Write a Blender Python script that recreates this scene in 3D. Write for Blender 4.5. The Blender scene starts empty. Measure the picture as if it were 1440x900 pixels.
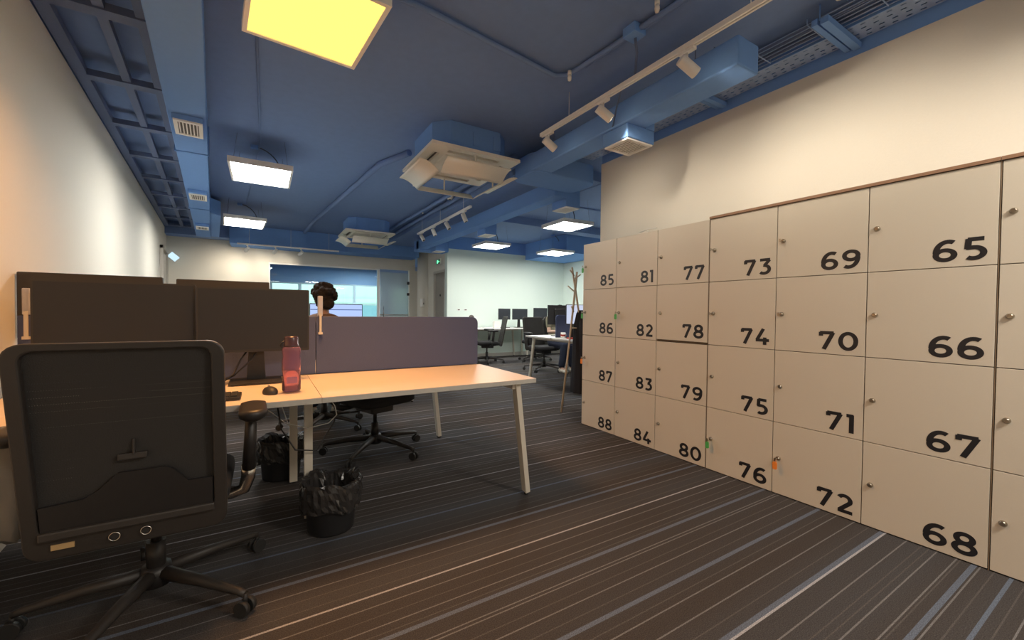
import bpy, math, random
from mathutils import Vector, Matrix
random.seed(7)
PI = math.pi
SC = bpy.context.scene
COL = SC.collection

# ------------------------------------------------------------------ camera
cd = bpy.data.cameras.new('camera'); cam = bpy.data.objects.new('camera', cd); COL.objects.link(cam)
yaw, pit, rol = 0.54325, 0.019539, 0.010627
Fv = Vector((math.sin(yaw)*math.cos(pit), math.cos(yaw)*math.cos(pit), -math.sin(pit)))
r0 = Vector((math.cos(yaw), -math.sin(yaw), 0)); u0 = r0.cross(Fv)
rv = math.cos(rol)*r0 + math.sin(rol)*u0; uv = -math.sin(rol)*r0 + math.cos(rol)*u0
M = Matrix((rv, uv, -Fv)).transposed().to_4x4(); M.translation = Vector((0, 0, 1.13))
cam.matrix_world = M
cd.sensor_fit = 'HORIZONTAL'; cd.sensor_width = 36; cd.lens = 36*578.17/1440; cd.clip_start = 0.02
SC.camera = cam

# ------------------------------------------------------------------ world, view
SC.view_settings.view_transform = 'Standard'; SC.view_settings.look = 'None'
SC.view_settings.gamma = 1; SC.view_settings.exposure = 0.12
w = bpy.data.worlds.new('daylight'); SC.world = w; w.use_nodes = True
w.node_tree.nodes['Background'].inputs[0].default_value = (0.82, 1.0, 0.94, 1)
w.node_tree.nodes['Background'].inputs[1].default_value = 2.8

def area_light(name, loc, size, energy, color, rot=(0, 0, 0), spread=None, sizey=None):
    l = bpy.data.lights.new(name, 'AREA'); l.energy = energy; l.color = color; l.size = size
    if sizey: l.shape = 'RECTANGLE'; l.size_y = sizey
    if spread: l.spread = math.radians(spread)
    o = bpy.data.objects.new(name, l); o.location = loc; o.rotation_euler = rot; COL.objects.link(o)
    return o
WARM = (1.0, 0.86, 0.68); COOL = (1.0, 0.95, 0.86)
# added fill lights without fixtures, in the unseen room behind the camera
area_light('rear_fill_light', (0.4, -1.6, 2.55), 0.6, 16, (1, .92, .80))
area_light('rear_fill_light', (2.1, -.9, 2.55), 0.6, 70, (1, .90, .78))

# ------------------------------------------------------------------ materials
def mat(name, col, rough=0.5, metal=0.0, bump=0.0, scale=60, vary=0.06, alpha=1.0, trans=0.0, emis=None, es=0.0, ior=None, spec=None):
    m = bpy.data.materials.new(name); m.use_nodes = True; nt = m.node_tree; b = nt.nodes['Principled BSDF']
    b.inputs['Roughness'].default_value = rough; b.inputs['Metallic'].default_value = metal
    b.inputs['Alpha'].default_value = alpha; b.inputs['Transmission Weight'].default_value = trans
    if ior: b.inputs['IOR'].default_value = ior
    if spec is not None: b.inputs['Specular IOR Level'].default_value = spec
    tc = nt.nodes.new('ShaderNodeTexCoord'); nz = nt.nodes.new('ShaderNodeTexNoise')
    nz.inputs['Scale'].default_value = scale; nz.inputs['Detail'].default_value = 3
    nt.links.new(tc.outputs['Object'], nz.inputs['Vector'])
    mx = nt.nodes.new('ShaderNodeMix'); mx.data_type = 'RGBA'
    mx.inputs['A'].default_value = tuple(c*(1-vary) for c in col[:3])+(1,)
    mx.inputs['B'].default_value = tuple(min(1, c*(1+vary)) for c in col[:3])+(1,)
    nt.links.new(nz.outputs['Fac'], mx.inputs['Factor']); nt.links.new(mx.outputs['Result'], b.inputs['Base Color'])
    if bump:
        bp = nt.nodes.new('ShaderNodeBump'); bp.inputs['Strength'].default_value = bump; bp.inputs['Distance'].default_value = 0.004
        nt.links.new(nz.outputs['Fac'], bp.inputs['Height']); nt.links.new(bp.outputs['Normal'], b.inputs['Normal'])
    if emis:
        b.inputs['Emission Color'].default_value = emis+(1,); b.inputs['Emission Strength'].default_value = es
    return m
MT = {}
MT['wall'] = mat('wall_paint', (.74, .71, .63), .75, bump=.15, scale=90, vary=.02)
MT['wall_green'] = mat('wall_paint_pale_green', (.70, .80, .74), .75, bump=.15, scale=90, vary=.02)
MT['blue'] = mat('blue_ceiling_paint', (.155, .255, .50), .7, bump=.5, scale=14, vary=.07)
MT['blue2'] = mat('blue_duct_paint', (.18, .35, .72), .85, bump=.1, scale=30, vary=.04, spec=.12)
MT['bluedark'] = mat('dark_blue_paint', (.115, .165, .30), .7, vary=.08)
MT['white'] = mat('white_plastic', (.86, .85, .82), .4, vary=.02)
MT['acwhite'] = mat('aged_white_plastic', (.86, .83, .74), .45, vary=.03)
MT['grille'] = mat('dark_grille', (.10, .09, .08), .6)
MT['locker'] = mat('locker_laminate', (.62, .56, .465), .42, bump=.06, scale=160, vary=.02)
MT['lockerbody'] = mat('locker_carcass', (.20, .14, .09), .6)
MT['woodtop'] = mat('brown_laminate_edge', (.30, .17, .10), .5, vary=.15, scale=20)
MT['vinyl'] = mat('black_vinyl', (.012, .012, .016), .45)
MT['chrome'] = mat('chrome', (.6, .58, .54), .22, metal=1)
MT['brass'] = mat('lock_metal', (.42, .37, .30), .3, metal=1)
MT['green'] = mat('green_plastic', (.08, .42, .10), .4)
MT['orange'] = mat('orange_plastic', (.85, .25, .04), .4)
MT['desktop'] = mat('desk_laminate', (.74, .62, .50), .38, vary=.02, scale=25)
MT['deskedge'] = mat('desk_edge_grey', (.52, .49, .44), .5)
MT['leg'] = mat('white_steel_leg', (.68, .63, .54), .42, vary=.02)
MT['screen_fabric'] = mat('slate_purple_fabric', (.085, .105, .20), .95, bump=.5, scale=420, vary=.12)
MT['blackp'] = mat('black_plastic', (.022, .02, .02), .45)
MT['blackg'] = mat('monitor_back_plastic', (.030, .028, .028), .55, bump=.1, scale=200)
MT['monscreen'] = mat('monitor_screen_off', (.015, .019, .026), .6, vary=.02)
MT['chairframe'] = mat('chair_frame_plastic', (.034, .029, .026), .5, bump=.1, scale=120)
MT['chairfabric'] = mat('chair_seat_fabric', (.02, .02, .022), .95, bump=.5, scale=300)
MT['castor'] = mat('castor_rubber', (.02, .02, .02), .6)
MT['rubber'] = mat('black_rubber', (.015, .015, .015), .7)
MT['binliner'] = mat('black_bin_liner', (.035, .033, .033), .25, bump=.6, scale=35)
MT['bin'] = mat('black_bin_plastic', (.014, .014, .016), .6)
MT['bag'] = mat('grey_cloth_bag', (.30, .28, .25), .8, bump=.7, scale=12)
MT['coat'] = mat('black_coat_fabric', (.02, .02, .026), .95, bump=.5, scale=100)
MT['skin'] = mat('skin', (.36, .19, .12), .55, vary=.05)
MT['skin2'] = mat('skin_pale', (.55, .36, .27), .55, vary=.05)
MT['hair'] = mat('dark_brown_hair', (.018, .013, .010), 1.0, bump=1, scale=50, vary=.6)
MT['shirt'] = mat('brown_knit_top', (.16, .10, .07), .9, bump=.4, scale=200)
MT['camo'] = mat('olive_patterned_shirt', (.24, .23, .16), .9, scale=14, vary=.6)
MT['trousers'] = mat('navy_trousers', (.016, .022, .045), .9)
MT['shoe'] = mat('white_trainer', (.62, .60, .52), .6)
MT['eye'] = mat('eye', (.05, .04, .03), .2)
MT['cable'] = mat('dark_cable', (.05, .06, .09), .6)
MT['door'] = mat('grey_door_laminate', (.33, .30, .26), .5, vary=.05, scale=10)
MT['doorframe'] = mat('door_frame_paint', (.55, .52, .46), .5)
MT['paper'] = mat('paper', (.8, .78, .72), .8)
MT['red'] = mat('red_plastic', (.6, .06, .04), .5)
MT['perf'] = mat('perforated_steel_blue', (.30, .43, .68), .5)
MT['stick'] = mat('pale_beech_wood', (.62, .50, .36), .5, vary=.1)

def glass_mat(name, col, alpha=.12, rough=.02):
    m = bpy.data.materials.new(name); m.use_nodes = True; nt = m.node_tree; nt.nodes.clear()
    o = nt.nodes.new('ShaderNodeOutputMaterial'); t = nt.nodes.new('ShaderNodeBsdfTransparent'); t.inputs[0].default_value = col+(1,)
    g = nt.nodes.new('ShaderNodeBsdfGlossy'); g.inputs['Roughness'].default_value = rough
    mx = nt.nodes.new('ShaderNodeMixShader'); fr = nt.nodes.new('ShaderNodeFresnel'); fr.inputs[0].default_value = 1.45
    nt.links.new(fr.outputs[0], mx.inputs[0]); nt.links.new(t.outputs[0], mx.inputs[1]); nt.links.new(g.outputs[0], mx.inputs[2])
    nt.links.new(mx.outputs[0], o.inputs[0]); return m
MT['glass'] = glass_mat('partition_glass', (.80, .92, .97))
MT['paneglass'] = glass_mat('window_glass', (.95, .98, .97))
MT['bottle'] = mat('translucent_pink_plastic', (.90, .60, .72), .12, trans=.92, ior=1.2, vary=.02)
MT['frost'] = mat('frosted_glass', (.55, .66, .72), .35, trans=.35, ior=1.1, vary=.02)
MT['roomblue'] = mat('pale_blue_wall_paint', (.42, .54, .74), .7)
MT['clear'] = mat('frosted_acrylic', (.62, .62, .66), .3, trans=.4, ior=1.2)

def emit(name, col, s):
    m = bpy.data.materials.new(name); m.use_nodes = True; nt = m.node_tree; nt.nodes.clear()
    o = nt.nodes.new('ShaderNodeOutputMaterial'); e = nt.nodes.new('ShaderNodeEmission')
    e.inputs[0].default_value = col+(1,); e.inputs[1].default_value = s
    nt.links.new(e.outputs[0], o.inputs[0]); return m
MT['lamp_amber'] = emit('amber_diffuser', (1.0, .62, .12), 2.0)
MT['lamp_white'] = emit('white_diffuser', (1.0, .97, .90), 42)
MT['lamp_room'] = emit('white_diffuser_meeting_room', (.85, .95, 1.0), 70)
MT['spot_glow'] = emit('spot_lens', (1.0, .85, .6), 20)
MT['exit_glow'] = emit('green_exit_symbol', (.2, 1.0, .5), 1.3)
MT['screen_lit'] = emit('lit_screen', (.48, .62, 1.0), .95)
MT['screen_bar'] = emit('lit_screen_bar', (.12, .18, .42), .8)
MT['screen_white'] = emit('lit_screen_page', (.70, .76, .95), .8)
MT['screen_pink'] = emit('lit_screen_pink', (.80, .35, .62), .8)
MT['signglow'] = emit('lit_sign_panel', (.62, .85, 1.0), 1.0)

def carpet():
    m = bpy.data.materials.new('striped_carpet'); m.use_nodes = True; nt = m.node_tree; b = nt.nodes['Principled BSDF']
    b.inputs['Roughness'].default_value = .92; b.inputs['Specular IOR Level'].default_value = .25
    N = nt.nodes.new; L = nt.links.new
    tc = N('ShaderNodeTexCoord'); sp = N('ShaderNodeSeparateXYZ'); L(tc.outputs['Object'], sp.inputs[0])
    P = 4.8
    md = N('ShaderNodeMath'); md.operation = 'MODULO'; ad = N('ShaderNodeMath'); ad.inputs[1].default_value = P*4
    L(sp.outputs['Y'], ad.inputs[0]); L(ad.outputs[0], md.inputs[0]); md.inputs[1].default_value = P
    kinds = {'t': (.0055, (.155, .15, .15)), 'f': (.005, (.085, .077, .073)), 'w': (.009, (.34, .34, .36)), 'B': (.019, (.11, .13, .17)), 'b': (.013, (.11, .135, .18))}
    st = [(.03, 'f'), (.08, 't'), (.16, 'f'), (.225, 'B'), (.30, 't'), (.34, 'f'), (.38, 'b'), (.43, 'f'), (.471, 't'), (.49, 'B'), (.533, 'f'), (.545, 't'), (.611, 't'), (.638, 'f'), (.665, 'f'), (.72, 't'), (.817, 'B'), (.803, 'w'), (.87, 'f'), (.934, 't'), (1.014, 't'), (1.05, 'f'),
          (1.103, 'B'), (1.155, 'f'), (1.215, 't'), (1.26, 'f'), (1.319, 't'), (1.337, 't'), (1.411, 'B'), (1.44, 'f'), (1.478, 't'), (1.53, 'f'), (1.59, 't'), (1.655, 'w'), (1.70, 'f'), (1.762, 'f'), (1.817, 't'),
          (1.898, 'B'), (1.95, 't'), (2.01, 'f'), (2.07, 'f'), (2.158, 'b'), (2.19, 'f'), (2.235, 't'), (2.28, 'f'), (2.33, 't'), (2.37, 'f'), (2.412, 't'), (2.46, 'f'), (2.515, 'w'), (2.56, 'f'), (2.611, 't'), (2.66, 'f'), (2.70, 't'), (2.732, 't'), (2.77, 'f'), (2.81, 't'), (2.85, 'f'), (2.885, 'w'), (2.93, 'f'),
          (2.99, 't'), (3.04, 'f'), (3.093, 't'), (3.14, 'f'), (3.2, 't'), (3.28, 'b'), (3.34, 'f'), (3.418, 'w'), (3.46, 'f'), (3.52, 't'), (3.57, 'f'), (3.617, 'w'), (3.67, 'f'), (3.72, 't'), (3.78, 't'), (3.83, 'f'), (3.89, 'w'), (3.95, 'f'), (4.0, 't'), (4.07, 'f'), (4.15, 'w'), (4.2, 'f'), (4.25, 'b'), (4.33, 't'), (4.4, 'f'), (4.479, 'w'), (4.53, 'f'), (4.6, 't'), (4.66, 't'), (4.72, 'f'), (4.76, 't')]
    last = None
    for kd in 'fBbtw':
        wd, c = kinds[kd]; acc = None
        for y in [q[0] for q in st if q[1] == kd]:
            cp = N('ShaderNodeMath'); cp.operation = 'COMPARE'; cp.inputs[1].default_value = y; cp.inputs[2].default_value = wd/2; L(md.outputs[0], cp.inputs[0])
            if acc is None: acc = cp
            else:
                mm = N('ShaderNodeMath'); mm.operation = 'MAXIMUM'; L(acc.outputs[0], mm.inputs[0]); L(cp.outputs[0], mm.inputs[1]); acc = mm
        mx = N('ShaderNodeMix'); mx.data_type = 'RGBA'; L(acc.outputs[0], mx.inputs[0]); mx.inputs['B'].default_value = c+(1,)
        if last is None: mx.inputs['A'].default_value = (0, 0, 0, 1)
        else: L(last, mx.inputs['A'])
        last = mx.outputs['Result']
    nz = N('ShaderNodeTexNoise'); nz.inputs['Scale'].default_value = 260; L(tc.outputs['Object'], nz.inputs['Vector'])
    # broad colour bands across the width, brown to grey, plus pile speckle
    mp = N('ShaderNodeMapping'); mp.inputs['Scale'].default_value = (.02, 2.2, 1); L(tc.outputs['Object'], mp.inputs[0])
    nb = N('ShaderNodeTexNoise'); nb.inputs['Scale'].default_value = 1.0; nb.inputs['Detail'].default_value = 1; L(mp.outputs[0], nb.inputs['Vector'])
    r2 = N('ShaderNodeValToRGB'); e = r2.color_ramp.elements; e[0].position = .4; e[0].color = (.050, .041, .036, 1); e[1].position = .62; e[1].color = (.056, .054, .056, 1)
    L(nb.outputs['Fac'], r2.inputs[0])
    mul = N('ShaderNodeMix'); mul.data_type = 'RGBA'; mul.blend_type = 'MULTIPLY'; mul.inputs[0].default_value = 1
    r3 = N('ShaderNodeValToRGB'); e = r3.color_ramp.elements; e[0].position = .3; e[0].color = (.55, .55, .55, 1); e[1].position = .7; e[1].color = (1.4, 1.4, 1.4, 1)
    L(nz.outputs['Fac'], r3.inputs[0])
    lg = N('ShaderNodeMix'); lg.data_type = 'RGBA'; lg.blend_type = 'LIGHTEN'; lg.inputs[0].default_value = 1
    L(r2.outputs[0], lg.inputs['A']); L(last, lg.inputs['B'])
    L(lg.outputs['Result'], mul.inputs['A']); L(r3.outputs[0], mul.inputs['B']); L(mul.outputs['Result'], b.inputs['Base Color'])
    bp = N('ShaderNodeBump'); bp.inputs['Strength'].default_value = .5; bp.inputs['Distance'].default_value = .004
    L(nz.outputs['Fac'], bp.inputs['Height']); L(bp.outputs['Normal'], b.inputs['Normal'])
    return m
MT['carpet'] = carpet()

def mesh_mat():
    """perforated chair-back net: real transparency in a fine dot grid"""
    m = mat('chair_back_net', (.030, .028, .027), .85, bump=.4, scale=300); nt = m.node_tree; b = nt.nodes['Principled BSDF']
    N = nt.nodes.new; L = nt.links.new
    tc = N('ShaderNodeTexCoord'); vo = N('ShaderNodeTexVoronoi'); vo.inputs['Scale'].default_value = 190; vo.inputs['Randomness'].default_value = 0
    L(tc.outputs['Object'], vo.inputs['Vector'])
    g = N('ShaderNodeMath'); g.operation = 'GREATER_THAN'; g.inputs[1].default_value = .07; L(vo.outputs['Distance'], g.inputs[0]); L(g.outputs[0], b.inputs['Alpha'])
    return m
MT['net'] = mesh_mat()

# ------------------------------------------------------------------ geometry collector
class MB:
    def __init__(s): s.v = []; s.f = []; s.sm = []
    def add(s, vs, fs, smooth=False):
        n = len(s.v); s.v += [tuple(v) for v in vs]; s.f += [tuple(i+n for i in f) for f in fs]; s.sm += [smooth]*len(fs); return s
    def box(s, x0, x1, y0, y1, z0, z1, rot=None, c=None):
        vs = [Vector((x, y, z)) for z in (z0, z1) for y in (y0, y1) for x in (x0, x1)]
        if rot is not None:
            c = Vector(c) if c is not None else Vector(((x0+x1)/2, (y0+y1)/2, (z0+z1)/2))
            vs = [c+rot@(v-c) for v in vs]
        return s.add(vs, [(0, 2, 3, 1), (4, 5, 7, 6), (0, 1, 5, 4), (2, 6, 7, 3), (0, 4, 6, 2), (1, 3, 7, 5)])
    def prism(s, pts, axis, a, b, smooth=False):
        """pts: closed 2D outline; axis: extrusion axis; other two axes in x,y,z order"""
        n = len(pts); vs = []
        for t in (a, b):
            for p, q in pts:
                vs.append({'x': (t, p, q), 'y': (p, t, q), 'z': (p, q, t)}[axis])
        fs = [tuple(range(n))[::-1], tuple(range(n, 2*n))]
        s.add(vs, fs); k = len(s.v)-2*n
        s.f += [(k+i, k+(i+1) % n, k+n+(i+1) % n, k+n+i) for i in range(n)]; s.sm += [smooth]*n
        return s
    def tube(s, pts, r, n=8, cap=True, flat=None):
        pts = [Vector(p) for p in pts]; rs = r if isinstance(r, (list, tuple)) else [r]*len(pts)
        rings = []; prev = None
        for i, p in enumerate(pts):
            t = (pts[min(i+1, len(pts)-1)]-pts[max(i-1, 0)]).normalized()
            if prev is None:
                a = Vector((0, 0, 1)) if abs(t.z) < .9 else Vector((0, 1, 0)); u = t.cross(a).normalized()
            else: u = (prev-t*prev.dot(t)).normalized()
            prev = u; w_ = t.cross(u)
            fl = flat or 1
            rings.append([p+u*math.cos(2*PI*k/n)*rs[i]+w_*math.sin(2*PI*k/n)*rs[i]*fl for k in range(n)])
        vs = [v for rg in rings for v in rg]; fs = []
        for i in range(len(rings)-1):
            for k in range(n):
                a = i*n+k; b = i*n+(k+1) % n; fs.append((a, b, b+n, a+n))
        s.add(vs, fs, True)
        if cap:
            k0 = len(s.v)-len(vs); s.f += [tuple(k0+k for k in range(n))[::-1], tuple(k0+len(vs)-n+k for k in range(n))]; s.sm += [False, False]
        return s
    def cyl(s, c0, c1, r0, r1=None, n=16): return s.tube([c0, c1], [r0, r1 if r1 is not None else r0], n)
    def sweep_rect(s, pts, w_, h, up=(0, 0, 1)):
        """rectangular bar from p to q"""
        for p, q in zip(pts[:-1], pts[1:]):
            p = Vector(p); q = Vector(q); t = (q-p).normalized(); U = Vector(up)
            if abs(t.dot(U)) > .95: U = Vector((0, 1, 0))
            a = t.cross(U).normalized(); b = a.cross(t)
            vs = [e+a*sx*w_/2+b*sy*h/2 for e in (p, q) for sx, sy in ((-1, -1), (1, -1), (1, 1), (-1, 1))]
            s.add(vs, [(0, 1, 2, 3)[::-1], (4, 5, 6, 7), (0, 1, 5, 4), (1, 2, 6, 5), (2, 3, 7, 6), (3, 0, 4, 7)])
        return s
    def lathe(s, prof, c=(0, 0, 0), n=24, jitter=0, sx=1, sy=1):
        vs = []; rr = random.Random(3)
        for i, (r, z) in enumerate(prof):
            for k in range(n):
                a = 2*PI*k/n; j = 1+rr.uniform(-jitter, jitter) if jitter else 1; jz = rr.uniform(-jitter, jitter)*.12 if jitter else 0
                vs.append((c[0]+r*j*math.cos(a)*sx, c[1]+r*j*math.sin(a)*sy, c[2]+z+jz))
        fs = [(i*n+k, i*n+(k+1) % n, (i+1)*n+(k+1) % n, (i+1)*n+k) for i in range(len(prof)-1) for k in range(n)]
        return s.add(vs, fs, True)
    def ball(s, c, rx, ry=None, rz=None, n=12, m=8, rot=None):
        ry = ry or rx; rz = rz or rx; c = Vector(c); vs = []
        for i in range(m+1):
            for k in range(n):
                th = PI*i/m; ph = 2*PI*k/n
                v = Vector((rx*math.sin(th)*math.cos(ph), ry*math.sin(th)*math.sin(ph), rz*math.cos(th)))
                vs.append(c+(rot@v if rot is not None else v))
        return s.add(vs, [(i*n+k, (i+1)*n+k, (i+1)*n+(k+1) % n, i*n+(k+1) % n) for i in range(m) for k in range(n)], True)
    def build(s, name, material, parent=None, bevel=0, loc=None):
        me = bpy.data.meshes.new(name); me.from_pydata(s.v, [], s.f); me.polygons.foreach_set('use_smooth', s.sm)
        me.materials.append(material); me.update()
        o = bpy.data.objects.new(name, me); COL.objects.link(o)
        if parent is not None: o.parent = parent
        if loc: o.location = loc
        if bevel:
            b = o.modifiers.new('bevel', 'BEVEL'); b.width = bevel; b.segments = 2; b.limit_method = 'ANGLE'; b.angle_limit = math.radians(50)
        return o
def tag(o, label=None, cat=None, group=None, kind=None):
    if label: o['label'] = label
    if cat: o['category'] = cat
    if group: o['group'] = group
    if kind: o['kind'] = kind
    return o
def thing(name, label, cat, loc=(0, 0, 0), rz=0, group=None):
    o = bpy.data.objects.new(name, None); COL.objects.link(o); o.location = loc; o.rotation_euler = (0, 0, rz); o.empty_display_size = .1
    return tag(o, label, cat, group)
def struct(o, label=None): o['kind'] = 'structure'; return tag(o, label) if label else o
def copy_tree(o, parent=None):
    c = o.copy(); COL.objects.link(c)
    if parent is not None: c.parent = parent; c.matrix_parent_inverse = o.matrix_parent_inverse
    for ch in list(o.children): copy_tree(ch, c)
    return c
def rrect(x0, x1, y0, y1, r, n=5, corners=(1, 1, 1, 1)):
    """rounded rectangle outline; corners: x0y0, x1y0, x1y1, x0y1"""
    out = []
    for (cx, cy, a0, on) in ((x0, y0, PI, corners[0]), (x1, y0, 1.5*PI, corners[1]), (x1, y1, 0, corners[2]), (x0, y1, .5*PI, corners[3])):
        if not on: out.append((cx, cy)); continue
        ex = cx+r if cx == x0 else cx-r; ey = cy+r if cy == y0 else cy-r
        out += [(ex+r*math.cos(a0+.5*PI*i/n), ey+r*math.sin(a0+.5*PI*i/n)) for i in range(n+1)]
    return out

# ================================================================== SETTING
CZ = 2.92
def lwx(y): return -0.80-0.085*y
def wallslab(name, a, b, z0, z1, th, material, label=None):
    """wall from a to b, thickened to the left of a->b"""
    a = Vector(a); b = Vector(b); t = (b-a).normalized(); n = Vector((-t.y, t.x))*th
    m = MB().prism([tuple(a), tuple(b), tuple(b+n), tuple(a+n)], 'z', z0, z1)
    return struct(m.build(name, material), label)
struct(MB().box(-3, 9, -3.2, 16.62, -.1, 0).build('floor', MT['carpet']), 'dark carpet with thin pale and blue stripes')
struct(MB().box(-3, 9, -3.2, 16.7, CZ, CZ+.1).build('ceiling', MT['blue']), 'blue painted open ceiling slab')
wallslab('wall_left', (lwx(-3), -3), (lwx(11.2), 11.2), 0, 2.78, .15, MT['wall'], 'plain off-white wall on the left')
wallslab('trim_1', (lwx(-3)-.02, -3), (lwx(11.2)-.02, 11.2), 2.78, CZ, .13, MT['blue'], 'blue painted band above the left wall')
wallslab('wall_back', (3.3, -3), (-.6, -3), 0, CZ, .15, MT['wall'])
# right wall behind the lockers: cream below, blue above
struct(MB().box(3.19, 3.30, -3, 3.41, 0, 2.765).build('wall_right', MT['wall']), 'cream wall rising behind the lockers')
struct(MB().box(3.195, 3.295, -3, 3.40, 2.765, CZ).build('trim_2', MT['blue2']), 'blue band above the cream locker wall')
# far right region
struct(MB().box(3.3, 7.3, 2.6, 2.75, 0, CZ).build('wall_side', MT['wall']))
struct(MB().box(7.2, 7.35, 2.6, 9.2, 0, CZ).build('wall_far_side', MT['wall_green']))
struct(MB().box(3.72, 7.2, 9.15, 9.3, 0, 2.62).build('wall_far', MT['wall_green']), 'pale green-white wall panel behind the far desks')
struct(MB().box(3.72, 7.2, 9.13, 9.3, 2.62, CZ).build('trim_3', MT['blue2']), 'blue band above the far wall panel')
struct(MB().box(3.72, 7.2, 9.135, 9.15, 0, .09).build('baseboard_far', MT['deskedge']))
# return wall with the door
struct(MB().box(3.735, 3.85, 9.3, 9.32, 0, CZ).build('wall_return', MT['wall']))
dr = struct(MB().box(3.76, 3.80, 9.34, 10.02, 0, 2.08).build('door_1', MT['door']), 'grey door beyond the far wall panel')
MB().box(3.735, 3.76, 9.42, 9.44, .95, 1.12).build('door_handle', MT['chrome'], dr)
MB().box(3.745, 3.775, 9.66, 9.70, 1.50, 1.55).build('door_sign', MT['blackp'], dr)
MB().box(3.72, 3.83, 10.02, 10.08, 0, 2.14).box(3.72, 3.83, 9.32, 9.36, 0, 2.14).box(3.72, 3.83, 9.32, 10.08, 2.08, 2.14).build('door_frame', MT['doorframe'], dr)
struct(MB().box(3.74, 3.85, 9.32, 10.08, 2.14, CZ).box(3.74, 3.85, 10.08, 11.3, 0, CZ).build('wall_door', MT['wall']))
clm = struct(MB().cyl((3.72, 10.72, 0), (3.72, 10.72, CZ), .2, n=32).build('trim_column', MT['wall']), 'round off-white column beside the glass door')
# end wall with the glazed opening
EY = 11.2
struct(MB().box(-2.0, .10, EY, EY+.12, 0, CZ).box(.10, 3.6, EY, EY+.12, 2.24, CZ).box(3.44, 3.75, EY, EY+.12, 0, 2.24).build('wall_end', MT['wall']), 'off-white end wall around the glazed meeting room front')
wn = struct(MB().box(.10, 2.60, EY+.02, EY+.05, 2.20, 2.24).box(.10, 2.60, EY+.02, EY+.05, 0, .04).box(.10, .125, EY+.02, EY+.05, .04, 2.2).box(2.58, 2.64, EY-.0, EY+.07, 0, 2.24).build('window_1', MT['white']), 'glazed front of the meeting room')
for x0, x1 in ((.127, .95), (.954, 1.77), (1.774, 2.58)):
    MB().box(x0, x1, EY+.03, EY+.04, .04, 2.2).build('pane', MT['glass'], wn)
gd = struct(MB().box(2.66, 3.42, EY+.03, EY+.045, .02, 2.16).build('door_2', MT['frost']), 'frosted glass door beside the round column')
MB().cyl((2.74, EY-.02, .9), (2.74, EY-.02, 1.25), .012).cyl((2.74, EY-.02, .95), (2.74, EY+.03, .95), .008).cyl((2.74, EY-.02, 1.2), (2.74, EY+.03, 1.2), .008).build('door_handle', MT['chrome'], gd)
MB().box(3.38, 3.44, EY-.01, EY+.06, 1.85, 1.93).box(3.38, 3.44, EY-.01, EY+.06, 1.55, 1.62).build('hinge', MT['blackp'], gd)
MB().box(2.66, 3.42, EY+.025, EY+.05, 1.0, 1.03).build('door_rail', MT['chrome'], gd)
# pale building across the street, seen through the meeting room windows
fb = thing('building', 'pale building facade outside the meeting room windows', 'building', (2.5, 23, 0))
MB().box(-9, 9, 0, .3, -3, 3.2).box(-9, 9, -.1, 0, 1.55, 1.75).build('facade', mat('pale_render', (.62, .66, .56), .9, vary=.1, scale=3), fb)
for k in range(9): 
    MB().box(-7.6+k*1.9, -6.7+k*1.9, -.04, 0, -.2, 1.4).build('window', mat('facade_window', (.22, .33, .36), .2) if k == 0 else bpy.data.materials['facade_window'], fb)
# left wall door frame near the end
dl = struct(MB().prism([(lwx(9.9)+.005, 9.9), (lwx(10.8)+.005, 10.8), (lwx(10.8)+.02, 10.8), (lwx(9.9)+.02, 9.9)], 'z', 0, 2.2).build('door_3', MT['wall']), 'off-white door near the far end of the left wall')
for y0, y1, z0, z1 in ((9.84, 9.9, 0, 2.3), (10.8, 10.86, 0, 2.3), (9.84, 10.86, 2.24, 2.3)):
    MB().prism([(lwx(y0)+.002, y0), (lwx(y1)+.002, y1), (lwx(y1)+.05, y1), (lwx(y0)+.05, y0)], 'z', z0, z1).build('door_frame', MT['doorframe'], dl)
# meeting room behind the glass
struct(MB().box(-2.0, -.7, 16.5, 16.62, 0, 2.1).box(-2, .9, 16.5, 16.62, 2.1, CZ).box(.9, 5.9, 16.5, 16.62, 2.1, CZ).box(-.7, 5.9, 16.5, 16.62, 0, .7).box(3.9, 4.35, 16.4, 16.62, .7, 2.1).box(5.7, 5.9, 16.5, 16.62, .7, 2.1).build('wall_room', MT['roomblue']), 'blue back wall of the meeting room')
struct(MB().box(-2.1, -1.9, 11.3, 16.6, 0, CZ).build('wall_room_left', MT['blue2']))
struct(MB().box(5.8, 5.95, 11.3, 16.6, 0, CZ).box(3.75, 5.95, 11.2, 11.3, 0, CZ).build('wall_room_right', MT['wall']))
for k, (x0, x1) in enumerate(((-.7, .2), (.2, 1.1), (1.1, 2.0), (2.0, 2.95), (2.95, 3.9), (4.35, 5.0), (5.0, 5.7))):
    f = struct(MB().box(x0, x1, 16.5, 16.56, .70, .75).box(x0, x1, 16.5, 16.56, 2.05, 2.1).box(x0, x0+.05, 16.5, 16.56, .75, 2.05).box(x1-.05, x1, 16.5, 16.56, .75, 2.05).box(x0+.05, x1-.05, 16.51, 16.55, 1.35, 1.38).build('window_%d' % (k+2), MT['white']), 'daylit window at the back of the meeting room')
    MB().box(x0+.05, x1-.05, 16.525, 16.53, .75, 1.35).build('pane', MT['paneglass'], f); MB().box(x0+.05, x1-.05, 16.525, 16.53, 1.38, 2.05).build('pane', MT['paneglass'], f)
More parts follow.
